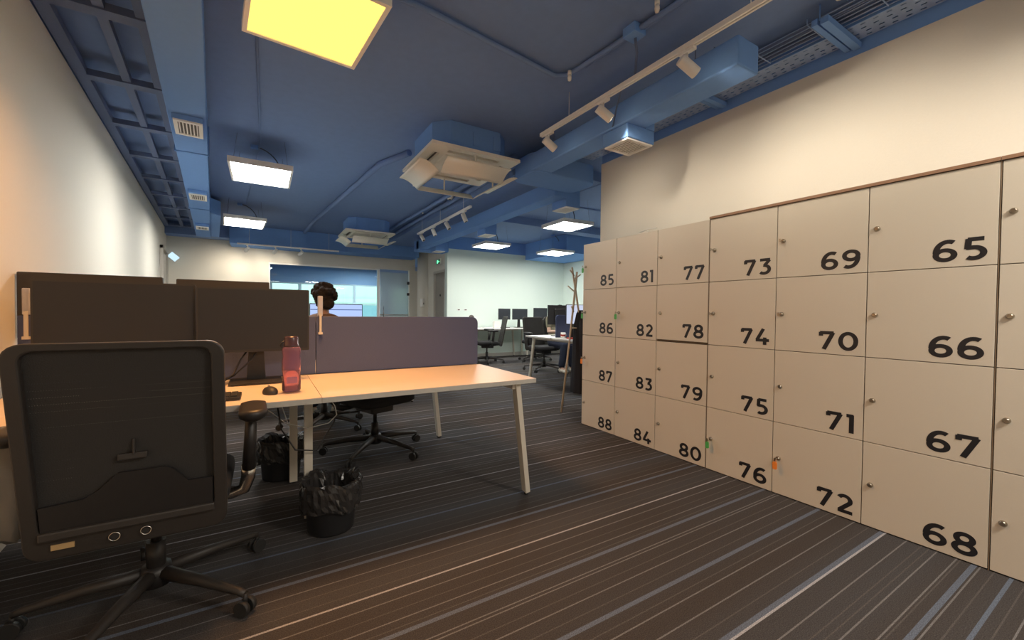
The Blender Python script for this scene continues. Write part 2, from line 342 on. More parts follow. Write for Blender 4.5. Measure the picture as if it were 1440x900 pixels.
# beams and soffits of the ceiling
struct(MB().box(-.62, 3.5, 10.55, EY, 2.53, CZ).build('trim_soffit', MT['blue2']), 'blue soffit box along the end wall')
struct(MB().box(-1.75, -.62, 10.8, EY, 2.66, CZ).build('trim_soffit_left', MT['blue']))
struct(MB().box(2.62, 3.72, 3.95, 10.55, 2.80, CZ).build('trim_beam', MT['blue']), 'wide blue downstand beam above the far ducts')
struct(MB().box(5.9, 7.2, 7.4, 9.12, 2.50, CZ).build('trim_beam_far', MT['blue2']), 'blue boxed beam in the far corner')
struct(MB().box(3.3, 7.2, 6.55, 6.85, 2.78, CZ).build('trim_beam_cross', MT['blue']))

# ================================================================== CEILING SERVICES
# --- duct along the left wall, with drop boxes and grilles
def lw_quad(y0, y1, o0, o1):      # strip parallel to the left wall, offsets from it
    return [(lwx(y0)+o0, y0), (lwx(y0)+o1, y0), (lwx(y1)+o1, y1), (lwx(y1)+o0, y1)]
d = thing('air_duct', 'long blue rectangular duct hung beside the left wall', 'duct', (lwx(4)+.65, 4, 2.6))
P0 = Vector((lwx(4)+.65, 4, 2.6))
def off(m): m.v = [tuple(Vector(v)-P0) for v in m.v]; return m
off(MB().prism(lw_quad(-3, 10.5, .52, .76), 'z', 2.6, 2.86)).build('duct_body', MT['blue2'], d, bevel=.006)
for y in (.5, 2.3, 4.9, 7.6):
    off(MB().prism(lw_quad(y, y+.03, .51, .77), 'z', 2.592, 2.868)).build('duct_flange', MT['blue2'], d)
for y in (4.15, 6.56, 9.0):
    off(MB().prism(lw_quad(y-.16, y+.26, .545, .74), 'z', 2.56, 2.6)).build('drop_collar', MT['blue2'], d, bevel=.004)
off(MB().prism([(lwx(7.9)+.76, 7.9), (lwx(8.1)+.90, 8.1), (lwx(10.5)+.90, 10.5), (lwx(10.5)+.76, 10.5)], 'z', 2.62, 2.85)).build('duct_widening', MT['blue2'], d)
def grille(x, y, z, L, W, nslat, label, rz=0, along='y'):
    g = thing('air_vent', label, 'vent', (x, y, z), rz, 'white ceiling air vents')
    MB().box(-W/2, W/2, -L/2, -L/2+.03, -.012, 0).box(-W/2, W/2, L/2-.03, L/2, -.012, 0).box(-W/2, -W/2+.025, -L/2+.03, L/2-.03, -.012, 0).box(W/2-.025, W/2, -L/2+.03, L/2-.03, -.012, 0).build('frame', MT['white'], g)
    MB().box(-W/2+.02, W/2-.02, -L/2+.02, L/2-.02, -.003, 0).build('backing', MT['grille'], g)
    iw = W-.05; il = L-.06
    for i in range(nslat):
        if along == 'y':
            xx = -iw/2+iw*(i+.5)/nslat; MB().box(xx-.004, xx+.004, -il/2, il/2, -.011, -.004).build('slat', MT['white'], g)
        else:
            yy = -il/2+il*(i+.5)/nslat; MB().box(-iw/2, iw/2, yy-.004, yy+.004, -.011, -.004).build('slat', MT['white'], g)
    return g
for y, lb in ((4.15, 'white slatted vent under the left duct, nearest the camera'), (6.62, 'white slatted vent under the left duct, second from the camera'), (9.1, 'white slatted vent under the left duct, farthest away')):
    grille(lwx(y)+.645, y, 2.56, .32, .18, 6, lb, math.radians(4.9))
# --- framework between duct and left wall
fr = thing('metal_grid', 'dark blue metal grid between the left wall and the duct', 'framework', (lwx(4)+.3, 4, 2.8)); P0 = Vector((lwx(4)+.3, 4, 2.8))
for o0, o1 in ((.0, .07), (.26, .31), (.44, .515)):
    off(MB().prism(lw_quad(-3, 10.78, o0, o1), 'z', 2.80, 2.85)).build('rail', MT['bluedark'], fr)
for i in range(15):
    y = -2.4+i*.93
    off(MB().prism(lw_quad(y, y+.09, .07, .52), 'z', 2.79, 2.80+.035)).build('cross_bar', MT['bluedark'], fr)
# --- right ducts
d = thing('air_duct', 'blue box duct hung above the lockers with a square near end', 'duct', (2.49, 2.45, 2.6))
P0 = Vector((2.49, 2.45, 2.6))
off(MB().box(2.38, 2.60, 1.41, 3.62, 2.60, 2.775)).build('duct_body', MT['blue2'], d, bevel=.012)
off(MB().prism(rrect(2.37, 3.24, 3.52, 3.98, .12, 5), 'z', 2.585, 2.79)).build('duct_elbow', MT['blue2'], d, bevel=.01)
off(MB().box(2.395, 2.70, 2.28, 2.55, 2.49, 2.6)).build('drop_box', MT['blue2'], d, bevel=.008)
off(MB().box(2.60, 2.70, 2.28, 2.55, 2.6, 2.68)).build('drop_box_back', MT['blue2'], d)
for y in (1.7, 3.2):
    for x in (2.39, 2.59): off(MB().cyl((x, y, 2.77), (x, y, CZ), .004, n=6)).build('hanger_rod', MT['bluedark'], d)
grille(2.545, 2.41, 2.489, .25, .28, 9, 'white vent under the drop box of the near right duct', 0)
d = thing('air_duct', 'blue box duct running away past the far desks', 'duct', (3.08, 6.3, 2.55)); P0 = Vector((3.08, 6.3, 2.55))
off(MB().box(2.98, 3.18, 3.98, 9.2, 2.53, 2.72)).build('duct_body', MT['blue2'], d, bevel=.012)
for y in (4.14, 6.3, 8.6):
    off(MB().box(3.18, 3.40, y-.13, y+.16, 2.44, 2.66)).build('drop_box', MT['blue2'], d, bevel=.006)
off(MB().box(2.98, 3.7, 9.0, 9.4, 2.50, 2.75)).build('duct_elbow', MT['blue2'], d, bevel=.03)
for y, lb in ((4.14, 'white vent under the far right duct, nearest the lockers'), (6.3, 'white vent under the far right duct, middle one'), (8.6, 'white vent under the far right duct, nearest the door')):
    grille(3.29, y+.015, 2.44, .28, .21, 6, lb)
# --- cable tray, brackets
t = thing('cable_tray', 'blue perforated cable tray along the top of the locker wall', 'cable tray', (3.1, 1.4, 2.85)); P0 = Vector((3.1, 1.4, 2.85))
m = MB(); cw, cl = .045, .06; x0 = 3.0
nx, ny = 4, 104
for i in range(nx):
    for j in range(ny):
        X = x0+i*cw; Y = -2.7+j*cl
        o = .012 if i % 2 else 0
        hx0, hx1, hy0, hy1 = X+.018, X+.028, Y+.012+o, Y+.036+o
        vs = [(X, Y, 2.85), (X+cw, Y, 2.85), (X+cw, Y+cl, 2.85), (X, Y+cl, 2.85), (hx0, hy0, 2.85), (hx1, hy0, 2.85), (hx1, hy1, 2.85), (hx0, hy1, 2.85)]
        m.add(vs, [(0, 1, 5, 4), (1, 2, 6, 5), (2, 3, 7, 6), (3, 0, 4, 7)])
off(m).build('perforated_plate', MT['perf'], t)
off(MB().box(2.995, 3.0, -2.7, 3.54, 2.85, 2.89).box(3.18, 3.185, -2.7, 3.54, 2.85, 2.89)).build('side_lip', MT['blue2'], t)
t = thing('wire_basket', 'blue wire basket with cables beside the perforated tray', 'cable tray', (2.87, 1.4, 2.86)); P0 = Vector((2.87, 1.4, 2.86))
m = MB()
for x in (2.76, 2.80, 2.84, 2.88, 2.92, 2.96): m.tube([(x, -2.6, 2.85), (x, 3.5, 2.85)], .0028, 5)
off(m).build('long_wires', MT['perf'], t)
for j in range(20): y = -2.5+j*.31; off(MB().tube([(2.755, y, 2.88), (2.757, y, 2.847), (2.963, y, 2.847), (2.965, y, 2.88)], .0035, 5)).build('cross_wire', MT['perf'], t)
m = MB()
for k in range(5):
    x = 2.79+k*.035; m.tube([(x+.012*math.sin(j*1.3+k), -2.6+j*.4, 2.865+.006*math.sin(j+k*2)) for j in range(16)], .009, 6)
off(m).build('cables', MT['bluedark'], t)
for y, lb in ((1.15, 'blue steel bracket under the cable tray, nearest the top right corner'), (2.02, 'blue steel bracket under the cable tray beside the box duct'), (2.85, 'blue steel bracket under the cable tray, farthest, behind the drop box')):
    b = thing('tray_bracket', lb, 'bracket', (2.98, y, 2.8), 0, 'cable tray brackets')
    MB().box(-.24, .21, -.045, -.005, 0, .035).build('channel', MT['blue2'], b)
    MB().box(-.24, .21, .01, .04, .01, .045).build('channel', MT['blue2'], b)
    MB().cyl((-.236, 0, .03), (-.236, 0, .12), .004, n=6).build('rod', MT['blue2'], b)
# --- conduits on the ceiling
def pipe(pts, r, label, mt='blue', name='conduit'):
    m = MB(); m.tube(pts, r, 8)
    return tag(m.build(name, MT[mt]), label, 'pipe')
pipe([(.2, 2.33, 2.895), (.84, 2.36, 2.895), (1.86, 2.50, 2.895), (1.93, 2.45, 2.895), (1.95, 2.35, 2.895), (1.99, 1.85, 2.895), (2.02, 1.5, 2.895), (2.05, .2, 2.895)], .017, 'blue conduit bent in an L across the near ceiling')
pipe([(1.98, 2.3, 2.9), (2.02, 1.85, 2.9), (2.05, 1.5, 2.9), (2.08, .2, 2.9)], .012, 'thinner blue conduit beside the L shaped conduit')
pipe([(1.39, 4.55, 2.89), (1.20, 5.1, 2.89), (1.11, 6.15, 2.89), (.86, 9.0, 2.89), (.8, 10.5, 2.89)], .035, 'blue pipe running from the near air conditioner to the end wall')
pipe([(2.42, 3.98, 2.88), (2.36, 8.0, 2.88), (2.36, 10.5, 2.88)], .03, 'blue pipe along the left side of the wide beam')
pipe([(2.55, 3.98, 2.87), (2.53, 8.0, 2.87), (2.53, 10.5, 2.87)], .035, 'thicker blue pipe hugging the wide beam')
pipe([(4.0, 3.0, 2.905), (3.95, 5.3, 2.905), (3.9, 6.5, 2.905)], .012, 'thin conduit on the far ceiling over the office lamps')
pipe([(3.75, 5.4, 2.9), (7.1, 5.3, 2.9)], .012, 'thin conduit crossing the far ceiling')
pipe([(-.04, 2.9, 2.91), (-.03, 5.2, 2.91), (-.25, 8.3, 2.91)], .009, 'thin conduit feeding the row of square lamps')
bx = tag(MB().box(1.94, 2.04, 1.80, 1.90, 2.86, CZ).build('junction_box', MT['blue2'], bevel=.004), 'blue junction box on the near ceiling conduit', 'junction box')
pipe([(2.0, 1.85, 2.86), (2.05, 1.88, 2.80), (2.11, 1.95, 2.72)], .008, 'blue flex dropping from the junction box to the track', 'bluedark', 'power_flex')
pipe([(2.15, 2.1, 2.72), (2.3, 2.3, 2.70), (2.40, 2.45, 2.60)], .006, 'blue flex looping from the track to the duct', 'bluedark', 'power_flex')
# --- sprinklers and detectors
def sprinkler(x, y, label):
    s = thing('sprinkler_head', label, 'sprinkler', (x, y, CZ-.02))
    MB().cyl((0, 0, 0), (0, 0, -.03), .014).build('body', MT['white'], s)
    MB().lathe([(.002, -.075), (.012, -.07), (.015, -.05), (.012, -.03), (.002, -.03)], n=10).build('bulb_guard', MT['white'], s)
sprinkler(1.92, 2.40, 'small white sprinkler head at the conduit corner')
sprinkler(1.90, 1.60, 'small white sprinkler head at the top edge above the track')
sprinkler(2.38, 7.0, 'tiny white sprinkler head beyond the near air conditioner')
sd = thing('smoke_detector', 'round white smoke detector beyond the near air conditioner', 'smoke detector', (2.45, 5.95, CZ-.02))
MB().lathe([(.001, 0), (.055, 0), (.055, -.02), (.045, -.035), (.03, -.05), (.001, -.05)], n=20).build('housing', MT['white'], sd); MB().lathe([(.001, -.055), (.02, -.055), (.022, -.05)], n=12).build('sensor', MT['grille'], sd)

# --- square panel lamps
def panel(name, x0, x1, y0, y1, z, label, mt, glowlight=None, rz=0, frame='white', cable=True):
    cx, cy = (x0+x1)/2, (y0+y1)/2; W = x1-x0; L = y1-y0
    p = thing(name, label, 'ceiling lamp', (cx, cy, z), rz, 'square panel lamps')
    a, b = W/2, L/2; t_ = .022
    MB().box(-a, a, -b, -b+t_, 0, .05).box(-a, a, b-t_, b, 0, .05).box(-a, -a+t_, -b+t_, b-t_, 0, .05).box(a-t_, a, -b+t_, b-t_, 0, .05).box(-a, a, -b, b, .05, .056).build('frame', MT[frame], p)
    MB().box(-a+t_, a-t_, -b+t_, b-t_, .006, .012).build('diffuser', mt, p)
    for sx in (-1, 1):
        for sy in (-1, 1): MB().cyl((sx*(a-.05), sy*(b-.05), .056), (sx*(a-.08), sy*(b-.08), CZ-z), .0015, n=5).build('suspension_wire', MT['cable'], p)
    if cable:
        pts = []
        for i in range(13):
            q = i/12; ang = q*PI/2
            pts.append((-.06+.25*math.sin(ang), .05*q, .06+(CZ-z-.07)*(math.cos(ang))))
        MB().tube(pts, .006, 6).build('power_cable', MT['cable'], p)
        MB().box(-.10, -.03, -.03, .03, CZ-z-.03, CZ-z).build('ceiling_box', MT['blue2'], p)
    return p
amb = panel('panel_lamp', -.07, .505, 2.01, 2.66, 2.60, 'large amber glowing square panel lamp nearest the camera', MT['lamp_amber'], rz=math.radians(5.3), frame='white')
la = area_light('amber_lamp_light', (0, 0, -.004), .55, 38, (1.0, .46, .15), spread=148); la.parent = amb
panel('panel_lamp', -.31, .27, 4.98, 5.72, 2.60, 'white square panel lamp over the second desk row, left side of ceiling', MT['lamp_white'])
panel('panel_lamp', -.58, .02, 8.0, 8.8, 2.59, 'white square panel lamp near the end wall, left side of ceiling', MT['lamp_white'], rz=math.radians(4))
panel('panel_lamp', 3.87, 4.45, 4.9, 5.52, 2.5, 'white square panel lamp in the far office closest to the lockers', MT['lamp_white'], rz=math.radians(-2))
panel('panel_lamp', 3.80, 4.40, 7.35, 7.98, 2.5, 'white square panel lamp over the far desk, left of the two rear ones', MT['lamp_white'])
panel('panel_lamp', 5.46, 6.10, 7.35, 7.98, 2.49, 'white square panel lamp over the far desk, right of the two rear ones', MT['lamp_white'])
panel('panel_lamp', 1.0, 1.6, 13.2, 13.8, 2.66, 'white square panel lamp inside the meeting room', MT['lamp_room'], cable=False)
panel('panel_lamp', 2.9, 3.5, 14.6, 15.2, 2.66, 'white square panel lamp at the rear of the meeting room', MT['lamp_room'], cable=False)

# --- air conditioners
def aircon(x, y, z, label, W=.93):
    a = thing('air_conditioner', label, 'air conditioner', (x, y, z), 0, 'ceiling cassette air conditioners')
    h = W/2; c = .13; b = h-.07
    octo = [(-b+c, -b), (b-c, -b), (b, -b+c), (b, b-c), (b-c, b), (-b+c, b), (-b, b-c), (-b, -b+c)]
    MB().prism(octo, 'z', .03, CZ-z).build('housing', MT['blue2'], a, bevel=.004)
    for k in range(3): MB().box(-.25+k*.22, -.17+k*.22, -b-.006, -b+.001, .09, CZ-z-.06).build('housing_clip', MT['blue2'], a)
    # face plate: ring of slabs leaving four outlet slots and the grille opening
    m = MB()
    g = .27; s0, s1 = .325, .385; sl = .27
    m.box(-h, h, -h, -s1, 0, .03).box(-h, h, s1, h, 0, .03).box(-h, -s1, -s1, s1, 0, .03).box(s1, h, -s1, s1, 0, .03)
    m.box(-s0, s0, -s0, -g, 0, .03).box(-s0, s0, g, s0, 0, .03).box(-s0, -g, -g, g, 0, .03).box(g, s0, -g, g, 0, .03)
    for sx in (-1, 1):
        for sy in (-1, 1):
            m.box(min(sx*sl, sx*s1), max(sx*sl, sx*s1), min(sy*s0, sy*s1), max(sy*s0, sy*s1), 0, .03)
            m.box(min(sx*s0, sx*s1), max(sx*s0, sx*s1), min(sy*sl, sy*s0), max(sy*sl, sy*s0), 0, .03)
    m.build('face_plate', MT['acwhite'], a)
    MB().box(-g, g, -g, g, -.012, .012).build('intake_grille', MT['acwhite'], a, bevel=.01)
    for (x0, x1, y0, y1) in ((-sl, sl, -s1, -s0), (-sl, sl, s0, s1), (-s1, -s0, -sl, sl), (s0, s1, -sl, sl)):
        o = MB().box(x0, x1, y0, y1, .024, .03).build('outlet_slot', MT['grille'], a)
        cx, cy = (x0+x1)/2, (y0+y1)/2
        if x1-x0 > y1-y0: MB().box(x0, x1, cy-.012, cy-.006, .008, .024).build('louvre', MT['acwhite'], o)
        else: MB().box(cx-.012, cx-.006, y0, y1, .008, .024).build('louvre', MT['acwhite'], o)
    # hanging deflector boards, one per side, curved along their width
    for k, (ang, dist) in enumerate(((0, .40), (PI/2, .40), (PI, .42), (-PI/2, .42))):
        R_ = Matrix.Rotation(ang, 3, 'Z'); m = MB(); m2 = MB()
        n = 8; prof = []
        for i in range(n+1):
            q = i/n-.5; prof.append((-dist-.02+q*.19, -.125-.09*q-.10*q*q))
        top = [(p, q) for p, q in prof]; bot = [(p, q-.008) for p, q in prof][::-1]
        m.prism(top+bot, 'x', -.33, .33, True)
        m2.cyl((0, -dist, -.135), (0, -dist, .005), .009, n=8).box(-.02, .02, -dist-.04, -dist+.03, -.005, 0)
        m.v = [tuple(R_@Vector(v)) for v in m.v]; m2.v = [tuple(R_@Vector(v)) for v in m2.v]
        f = m.build('deflector_board', MT['acwhite'], a); m2.build('deflector_post', MT['acwhite'], f)
aircon(1.76, 4.02, 2.64, 'white cassette air conditioner in blue housing, nearest the camera, with deflector boards')
aircon(1.78, 8.7, 2.64, 'white cassette air conditioner in blue housing farther away near the end wall')
aircon(2.2, 13.4, 2.66, 'white cassette air conditioner inside the meeting room, seen through the glass')

# --- track lights
def track(x0, y0, x1, y1, z, label, w_=.034):
    t = thing('lighting_track', label, 'track light', ((x0+x1)/2, (y0+y1)/2, z), 0, 'white lighting tracks')
    P0 = Vector(((x0+x1)/2, (y0+y1)/2, z))
    dx, dy = x1-x0, y1-y0; L = math.hypot(dx, dy); ang = math.atan2(dy, dx); R_ = Matrix.Rotation(ang, 3, 'Z')
    m = MB().box(-L/2, L/2, -w_/2, -w_/2+.012, 0, .03).box(-L/2, L/2, w_/2-.012, w_/2, 0, .03).box(-L/2, L/2, -w_/2+.012, w_/2-.012, .012, .03).box(-L/2-.02, -L/2, -w_/2, w_/2, 0, .03).box(L/2, L/2+.02, -w_/2, w_/2, 0, .03)
    m.v = [tuple(R_@Vector(v)) for v in m.v]; m.build('rail', MT['white'], t)
    m = MB().box(-L/2+.06, L/2-.06, -.004, .004, .009, .012); m.v = [tuple(R_@Vector(v)) for v in m.v]; m.build('groove', MT['grille'], t)
    for q in (-.4, 0, .4):
        p = R_@Vector((q*L, 0, .03)); MB().cyl(p, (p.x, p.y, CZ-z), .0025, n=6).build('suspension_rod', MT['white'], t)
    return t
def spot(x, y, z, aim, label, energy=0, group='white track spotlights', s=1.0, color=WARM, angle=96):
    """z: underside of the track"""
    t = thing('track_spotlight', label, 'spotlight', (x, y, z), 0, group)
    MB().box(-.016*s, .016*s, -.05*s, .05*s, -.018*s, -.001).build('adapter', MT['white'], t)
    MB().cyl((0, 0, -.018*s), (0, 0, -.065*s), .006*s, n=8).build('stem', MT['white'], t)
    dr_ = (Vector(aim)-Vector((x, y, z-.09*s))).normalized(); c = Vector((0, 0, -.09*s)); a = c-dr_*.055*s; b = c+dr_*.075*s
    MB().tube([a, a+dr_*.004, b-dr_*.004, b], [.030*s, .034*s, .034*s, .032*s], 20).build('head', MT['white'], t)
    MB().cyl(b, b+dr_*.001, .024*s, n=16).build('lens', MT['spot_glow'] if energy else MT['grille'], t)
    if energy:
        l = bpy.data.lights.new('spot_light', 'SPOT'); l.energy = energy; l.color = color; l.spot_size = math.radians(angle); l.spot_blend = 1.0; l.shadow_soft_size = .02
        o = bpy.data.objects.new('spot_light', l); COL.objects.link(o); o.parent = t; o.location = b+dr_*.006
        o.rotation_euler = dr_.to_track_quat('-Z', 'Y').to_euler()
    return t
track(2.12, 3.02, 2.17, -.6, 2.69, 'long white lighting track above the lockers')
spot(2.125, 2.93, 2.69, (3.19, 2.75, 1.85), 'white spotlight at the far left end of the locker track', 18)
spot(2.135, 2.27, 2.69, (3.19, 1.9, 1.85), 'white spotlight second from the left on the locker track', 24)
spot(2.145, 1.58, 2.69, (3.19, 1.25, 1.95), 'white spotlight third from the left on the locker track', 28)
spot(2.155, .83, 2.69, (3.19, .9, 1.9), 'bright white spotlight at the top edge, cut off by the frame', 18)
spot(2.165, .2, 2.69, (3.19, 0.1, 1.8), 'white spotlight beyond the top right of the frame on the locker track', 16)
track(2.58, 7.85, 2.54, 5.40, 2.62, 'shorter white lighting track beyond the near air conditioner')
for k, (y, lb) in enumerate(((7.6, 'farthest spotlight on the shorter ceiling track'), (6.95, 'second farthest spotlight on the shorter ceiling track'), (6.3, 'second nearest spotlight on the shorter ceiling track'), (5.62, 'nearest spotlight on the shorter ceiling track'))):
    spot(2.575-.01*k, y, 2.62, (2.9, y-.5 if k % 2 == 0 else y-.2, 1.6), lb, 0)
track(-.46, 10.45, 1.5, 10.45, 2.50, 'white lighting track in front of the end wall')
for x, lb, e in ((-.30, 'left spotlight on the end wall track, lit', 25), (.22, 'middle spotlight on the end wall track', 25), (.72, 'right spotlight on the end wall track', 25)):
    spot(x, 10.45, 2.50, (x-.5, 11.2, 1.9), lb, e)
for x, lb in ((-.5, 'left'), (.3, 'middle'), (1.1, 'right')): pass
# --- wall sign, exit sign, dispenser, sockets
sg = thing('wall_sign', 'small tilted pale blue light panel near the left end corner', 'sign', (lwx(10.95)+.06, 10.95, 2.2), 0)
MB().box(-.012, .15, -.02, .02, -.06, .06, rot=Matrix.Rotation(.75, 3, 'Y')).build('panel', MT['signglow'], sg); MB().box(-.05, 0, -.015, .015, -.02, .02).build('bracket', MT['white'], sg)
ex = thing('exit_sign', 'small green exit sign above the grey door', 'sign', (3.73, 9.75, 2.36))
MB().box(-.012, .01, -.16, .16, -.07, .07).build('housing', MT['white'], ex)
MB().box(-.0135, -.012, -.14, .14, -.055, .055).build('face', mat('exit_green', (.03, .30, .12), .5), ex)
m = MB().box(-.015, -.0136, .0, .08, -.04, .04)   # doorway
m.build('doorway_symbol', MT['exit_glow'], ex)
MB().box(-.015, -.0136, -.11, -.03, -.008, .008).prism([(-.03, -.03), (-.03, .03), (.0-.005, 0)], 'x', -.015, -.0136).build('arrow_symbol', MT['exit_glow'], ex)
dp = thing('hand_sanitiser_dispenser', 'white dispenser fixed to the round column', 'dispenser', (3.57, 10.55, 1.35), math.radians(45))
MB().prism(rrect(-.05, .05, -.11, .11, .03), 'y', -.06, .02).build('body', MT['white'], dp, bevel=.006); MB().box(-.02, .02, -.066, -.06, -.05, .0).build('window', MT['grille'], dp)
for x, lb in ((4.02, 'left small dark socket on the far wall panel'), (4.20, 'right small dark socket on the far wall panel')):
    s = thing('wall_socket', lb, 'socket', (x, 9.148, 1.17), 0, 'sockets on the far wall panel'); MB().box(-.04, .04, -.008, 0, -.02, .02).build('plate', MT['white'], s); MB().box(-.028, .028, -.010, -.008, -.012, .012).build('face', MT['grille'], s)

# ================================================================== LOCKERS
LX = 2.765
def arc(cx, cy, rx, ry, a0, a1, n=14):
    return [(cx+rx*math.cos(math.radians(a0+(a1-a0)*i/n)), cy+ry*math.sin(math.radians(a0+(a1-a0)*i/n))) for i in range(n+1)]
T = .182; hT = T/2
six = [arc(.34, .305, .255, .225, 0, 360, 28), arc(.42, .42, .335, .50-.005, 62, 183, 16)]
G = {'0': [arc(.37, .5, .29, .42, 0, 360, 32)], '8': [arc(.34, .715, .215, .20, 0, 360, 26), arc(.34, .29, .26, .21, 0, 360, 28)],
     '6': six, '9': [[(.70-x, 1-y) for x, y in s] for s in six],
     '7': [[(.04, .92), (.60, .92)], [(.575, .94), (.21, .0)], [(.085, .96), (.085, .74)]],
     '5': [[(.56, .92), (.135, .92)], [(.165, .95), (.14, .50)], [(.10, .555)]+arc(.30, .32, .255, .24, 88, -128, 20)],
     '3': [[(.06, .92), (.58, .92)], [(.555, .90), (.30, .56)], [(.24, .575)]+arc(.28, .32, .27, .245, 85, -135, 20)],
     '2': [arc(.31, .685, .225, .235, 155, -22, 16)+[(.46, .52), (.12, .10)], [(.06, .08), (.62, .08)]],
     '1': [[(.0, .92), (.27, .92)], [(.20, .98), (.20, 0)]], '4': [[(.42, 1.0), (.09, .29)], [(.03, .28), (.72, .28)], [(.50, .46), (.50, 0)]]}
GW = {'0': .74, '8': .68, '6': .68, '9': .70, '7': .66, '5': .64, '3': .64, '2': .66, '1': .36, '4': .74}
def ribbon(m, path, tf):
    """constant-width stroke, mitred"""
    n = len(path); cl = math.dist(path[0], path[-1]) < 1e-4; L_, R2 = [], []
    for i, p in enumerate(path):
        if cl: a = path[(i-1) % (n-1)]; b = path[(i+1) % (n-1)] if i < n-1 else path[1]
        else: a = path[max(i-1, 0)]; b = path[min(i+1, n-1)]
        d1 = Vector((p[0]-a[0], p[1]-a[1])); d2 = Vector((b[0]-p[0], b[1]-p[1]))
        if d1.length < 1e-6: d1 = d2
        if d2.length < 1e-6: d2 = d1
        d1.normalize(); d2.normalize(); t_ = (d1+d2).normalized(); nn = Vector((-t_.y, t_.x)); k = hT/max(.5, t_.dot(d1))
        L_.append((p[0]+nn.x*k, p[1]+nn.y*k)); R2.append((p[0]-nn.x*k, p[1]-nn.y*k))
    vs = [tf(*q) for q in L_]+[tf(*q) for q in R2]
    fs = [(i, i+1, n+i+1, n+i) for i in range(n-1)]
    m.add(vs, fs)
def number_mesh(txt, h=.103, sx=1.17):
    m = MB(); wd = sum(GW[c] for c in txt)+.13*(len(txt)-1); x = 0
    for c in txt:
        for q_, s in enumerate(G[c]): ribbon(m, s, lambda a, b, x=x, q_=q_: (-.0006-.0004*q_, -((x+a)*sx-wd*sx)*h, b*h))   # origin at right end, bottom
        x += GW[c]+.13
    return m
def make_lock(parent, y, z, kind):
    l = MB().tube([(.002, 0, 0), (-.006, 0, 0), (-.010, 0, 0), (-.014, 0, 0)], [.013, .013, .010, .0085], 14).build('lock', MT['brass'], parent, loc=(-.0, y, z))
    if kind:
        k = MB()
        k.tube([(-.012, 0, 0), (-.034, 0, 0)], .0035, 6).prism(rrect(-.012, .012, -.010, .010, .005, 3), 'x', -.045, -.0425)
        k.v = [(v[0], v[1]*.4 if v[0] < -.04 else v[1], v[2]) for v in k.v]
        k.build('key', MT['brass'], parent, loc=(0, y, z))
        if kind in ('green', 'orange'):
            g = MB().prism(rrect(-.013, .013, -.062, -.014, .009, 4), 'x', -.044, -.039); g.tube(arc3(.0075), .0012, 5)
            tag(g.build('key_tag', MT[kind], parent, loc=(0, y, z)), kind+' key tag')
def arc3(r): return [(-.042, r*math.sin(a), -.008+r*math.cos(a)) for a in [2*PI*i/10 for i in range(11)]]
KEYS = {85: 'green', 86: 'green', 82: 'green', 87: 'orange', 76: 'green', 72: 'orange', 77: 'key', 73: 'key', 74: 'key', 69: 'key', 70: 'key'}
CW = .4567
def locker_unit(y0, numbers, label, top, skew=0):
    """y0: right (near) edge; numbers: list of columns from right to left"""
    n = len(numbers); y1 = y0+CW*n; H = 1.815
    t = thing('locker_cabinet', label, 'lockers', (LX, (y0+y1)/2, 0), 0, 'numbered locker cabinets'); cy = (y0+y1)/2
    m = MB()
    for i in range(n+1): y = y0+CW*i-cy; m.box(.018, .40, y-.008 if 0 < i < n else (y if i == 0 else y-.016), y+.008 if 0 < i < n else (y+.016 if i == 0 else y), .0, H)
    for k in range(5): z = k*.4537; m.box(.020, .40, y0-cy+.016, y1-cy-.016, z if k < 4 else H-.016, z+.014 if k < 4 else H)
    m.box(.385, .40, y0-cy+.016, y1-cy-.016, .014, H-.016).build('carcass', MT['lockerbody'], t)
    if top: MB().box(-.008, .42, y0-cy, y1-cy+.002, H+.001, H+.017).build('top_panel', MT['woodtop'], t); MB().box(.001, .40, y1-cy+.0005, y1-cy+.004, 0, H).build('side_panel', MT['lockerbody'], t)
    for i, colm in enumerate(numbers):
        ya = y0+CW*i+.0022-cy; yb = y0+CW*(i+1)-.0022-cy
        for k, num in enumerate(colm):            # top to bottom
            z1 = H-.4537*k-.0018; z0 = H-.4537*(k+1)+.0018
            if k == 3: z0 = .006
            if num == 78: z0 += .012
            if num == 79: z1 -= .003
            dlab = 'door numbered %d' % num if num else None
            if num in KEYS: dlab += {'key': ' with a key in its lock'}.get(KEYS[num], ' with %s key tag' % KEYS[num])
            dr_ = MB().box(0, .017, ya, yb, z0, z1).build('door', MT['locker'], t, bevel=.0012)
            if dlab: tag(dr_, dlab)
            if num: number_mesh(str(num)).build('number', MT['vinyl'], dr_, loc=(0, ya+.030, z0+.026)).data.update()
            make_lock(dr_, yb-.034, (z0+z1)/2+(-.008 if num == 78 else 0), KEYS.get(num, None))
    return t
locker_unit(1.8235, [[77, 78, 79, 80], [81, 82, 83, 84], [85, 86, 87, 88]], 'cream locker cabinet with doors 77 to 88, far left end, no wooden top', False)
locker_unit(.449, [[65, 66, 67, 68], [69, 70, 71, 72], [73, 74, 75, 76]], 'cream locker cabinet with doors 65 to 76 under a thin brown top', True)
locker_unit(-.925, [[0]*4, [0]*4, [0]*4], 'cream locker cabinet cut off by the right frame edge, no numbers in view', True)
hl = thing('hanger', 'small white folded hanger lying on top of the doors 81 column', 'hanger', (2.90, 2.50, 1.817))
MB().cyl((0, 0, 0), (0, 0, .045), .004, n=8).build('stem', MT['white'], hl); MB().tube([(-.02, -.11, .046), (0, 0, .056), (.02, .11, .046)], .004, 6).build('arm', MT['white'], hl)

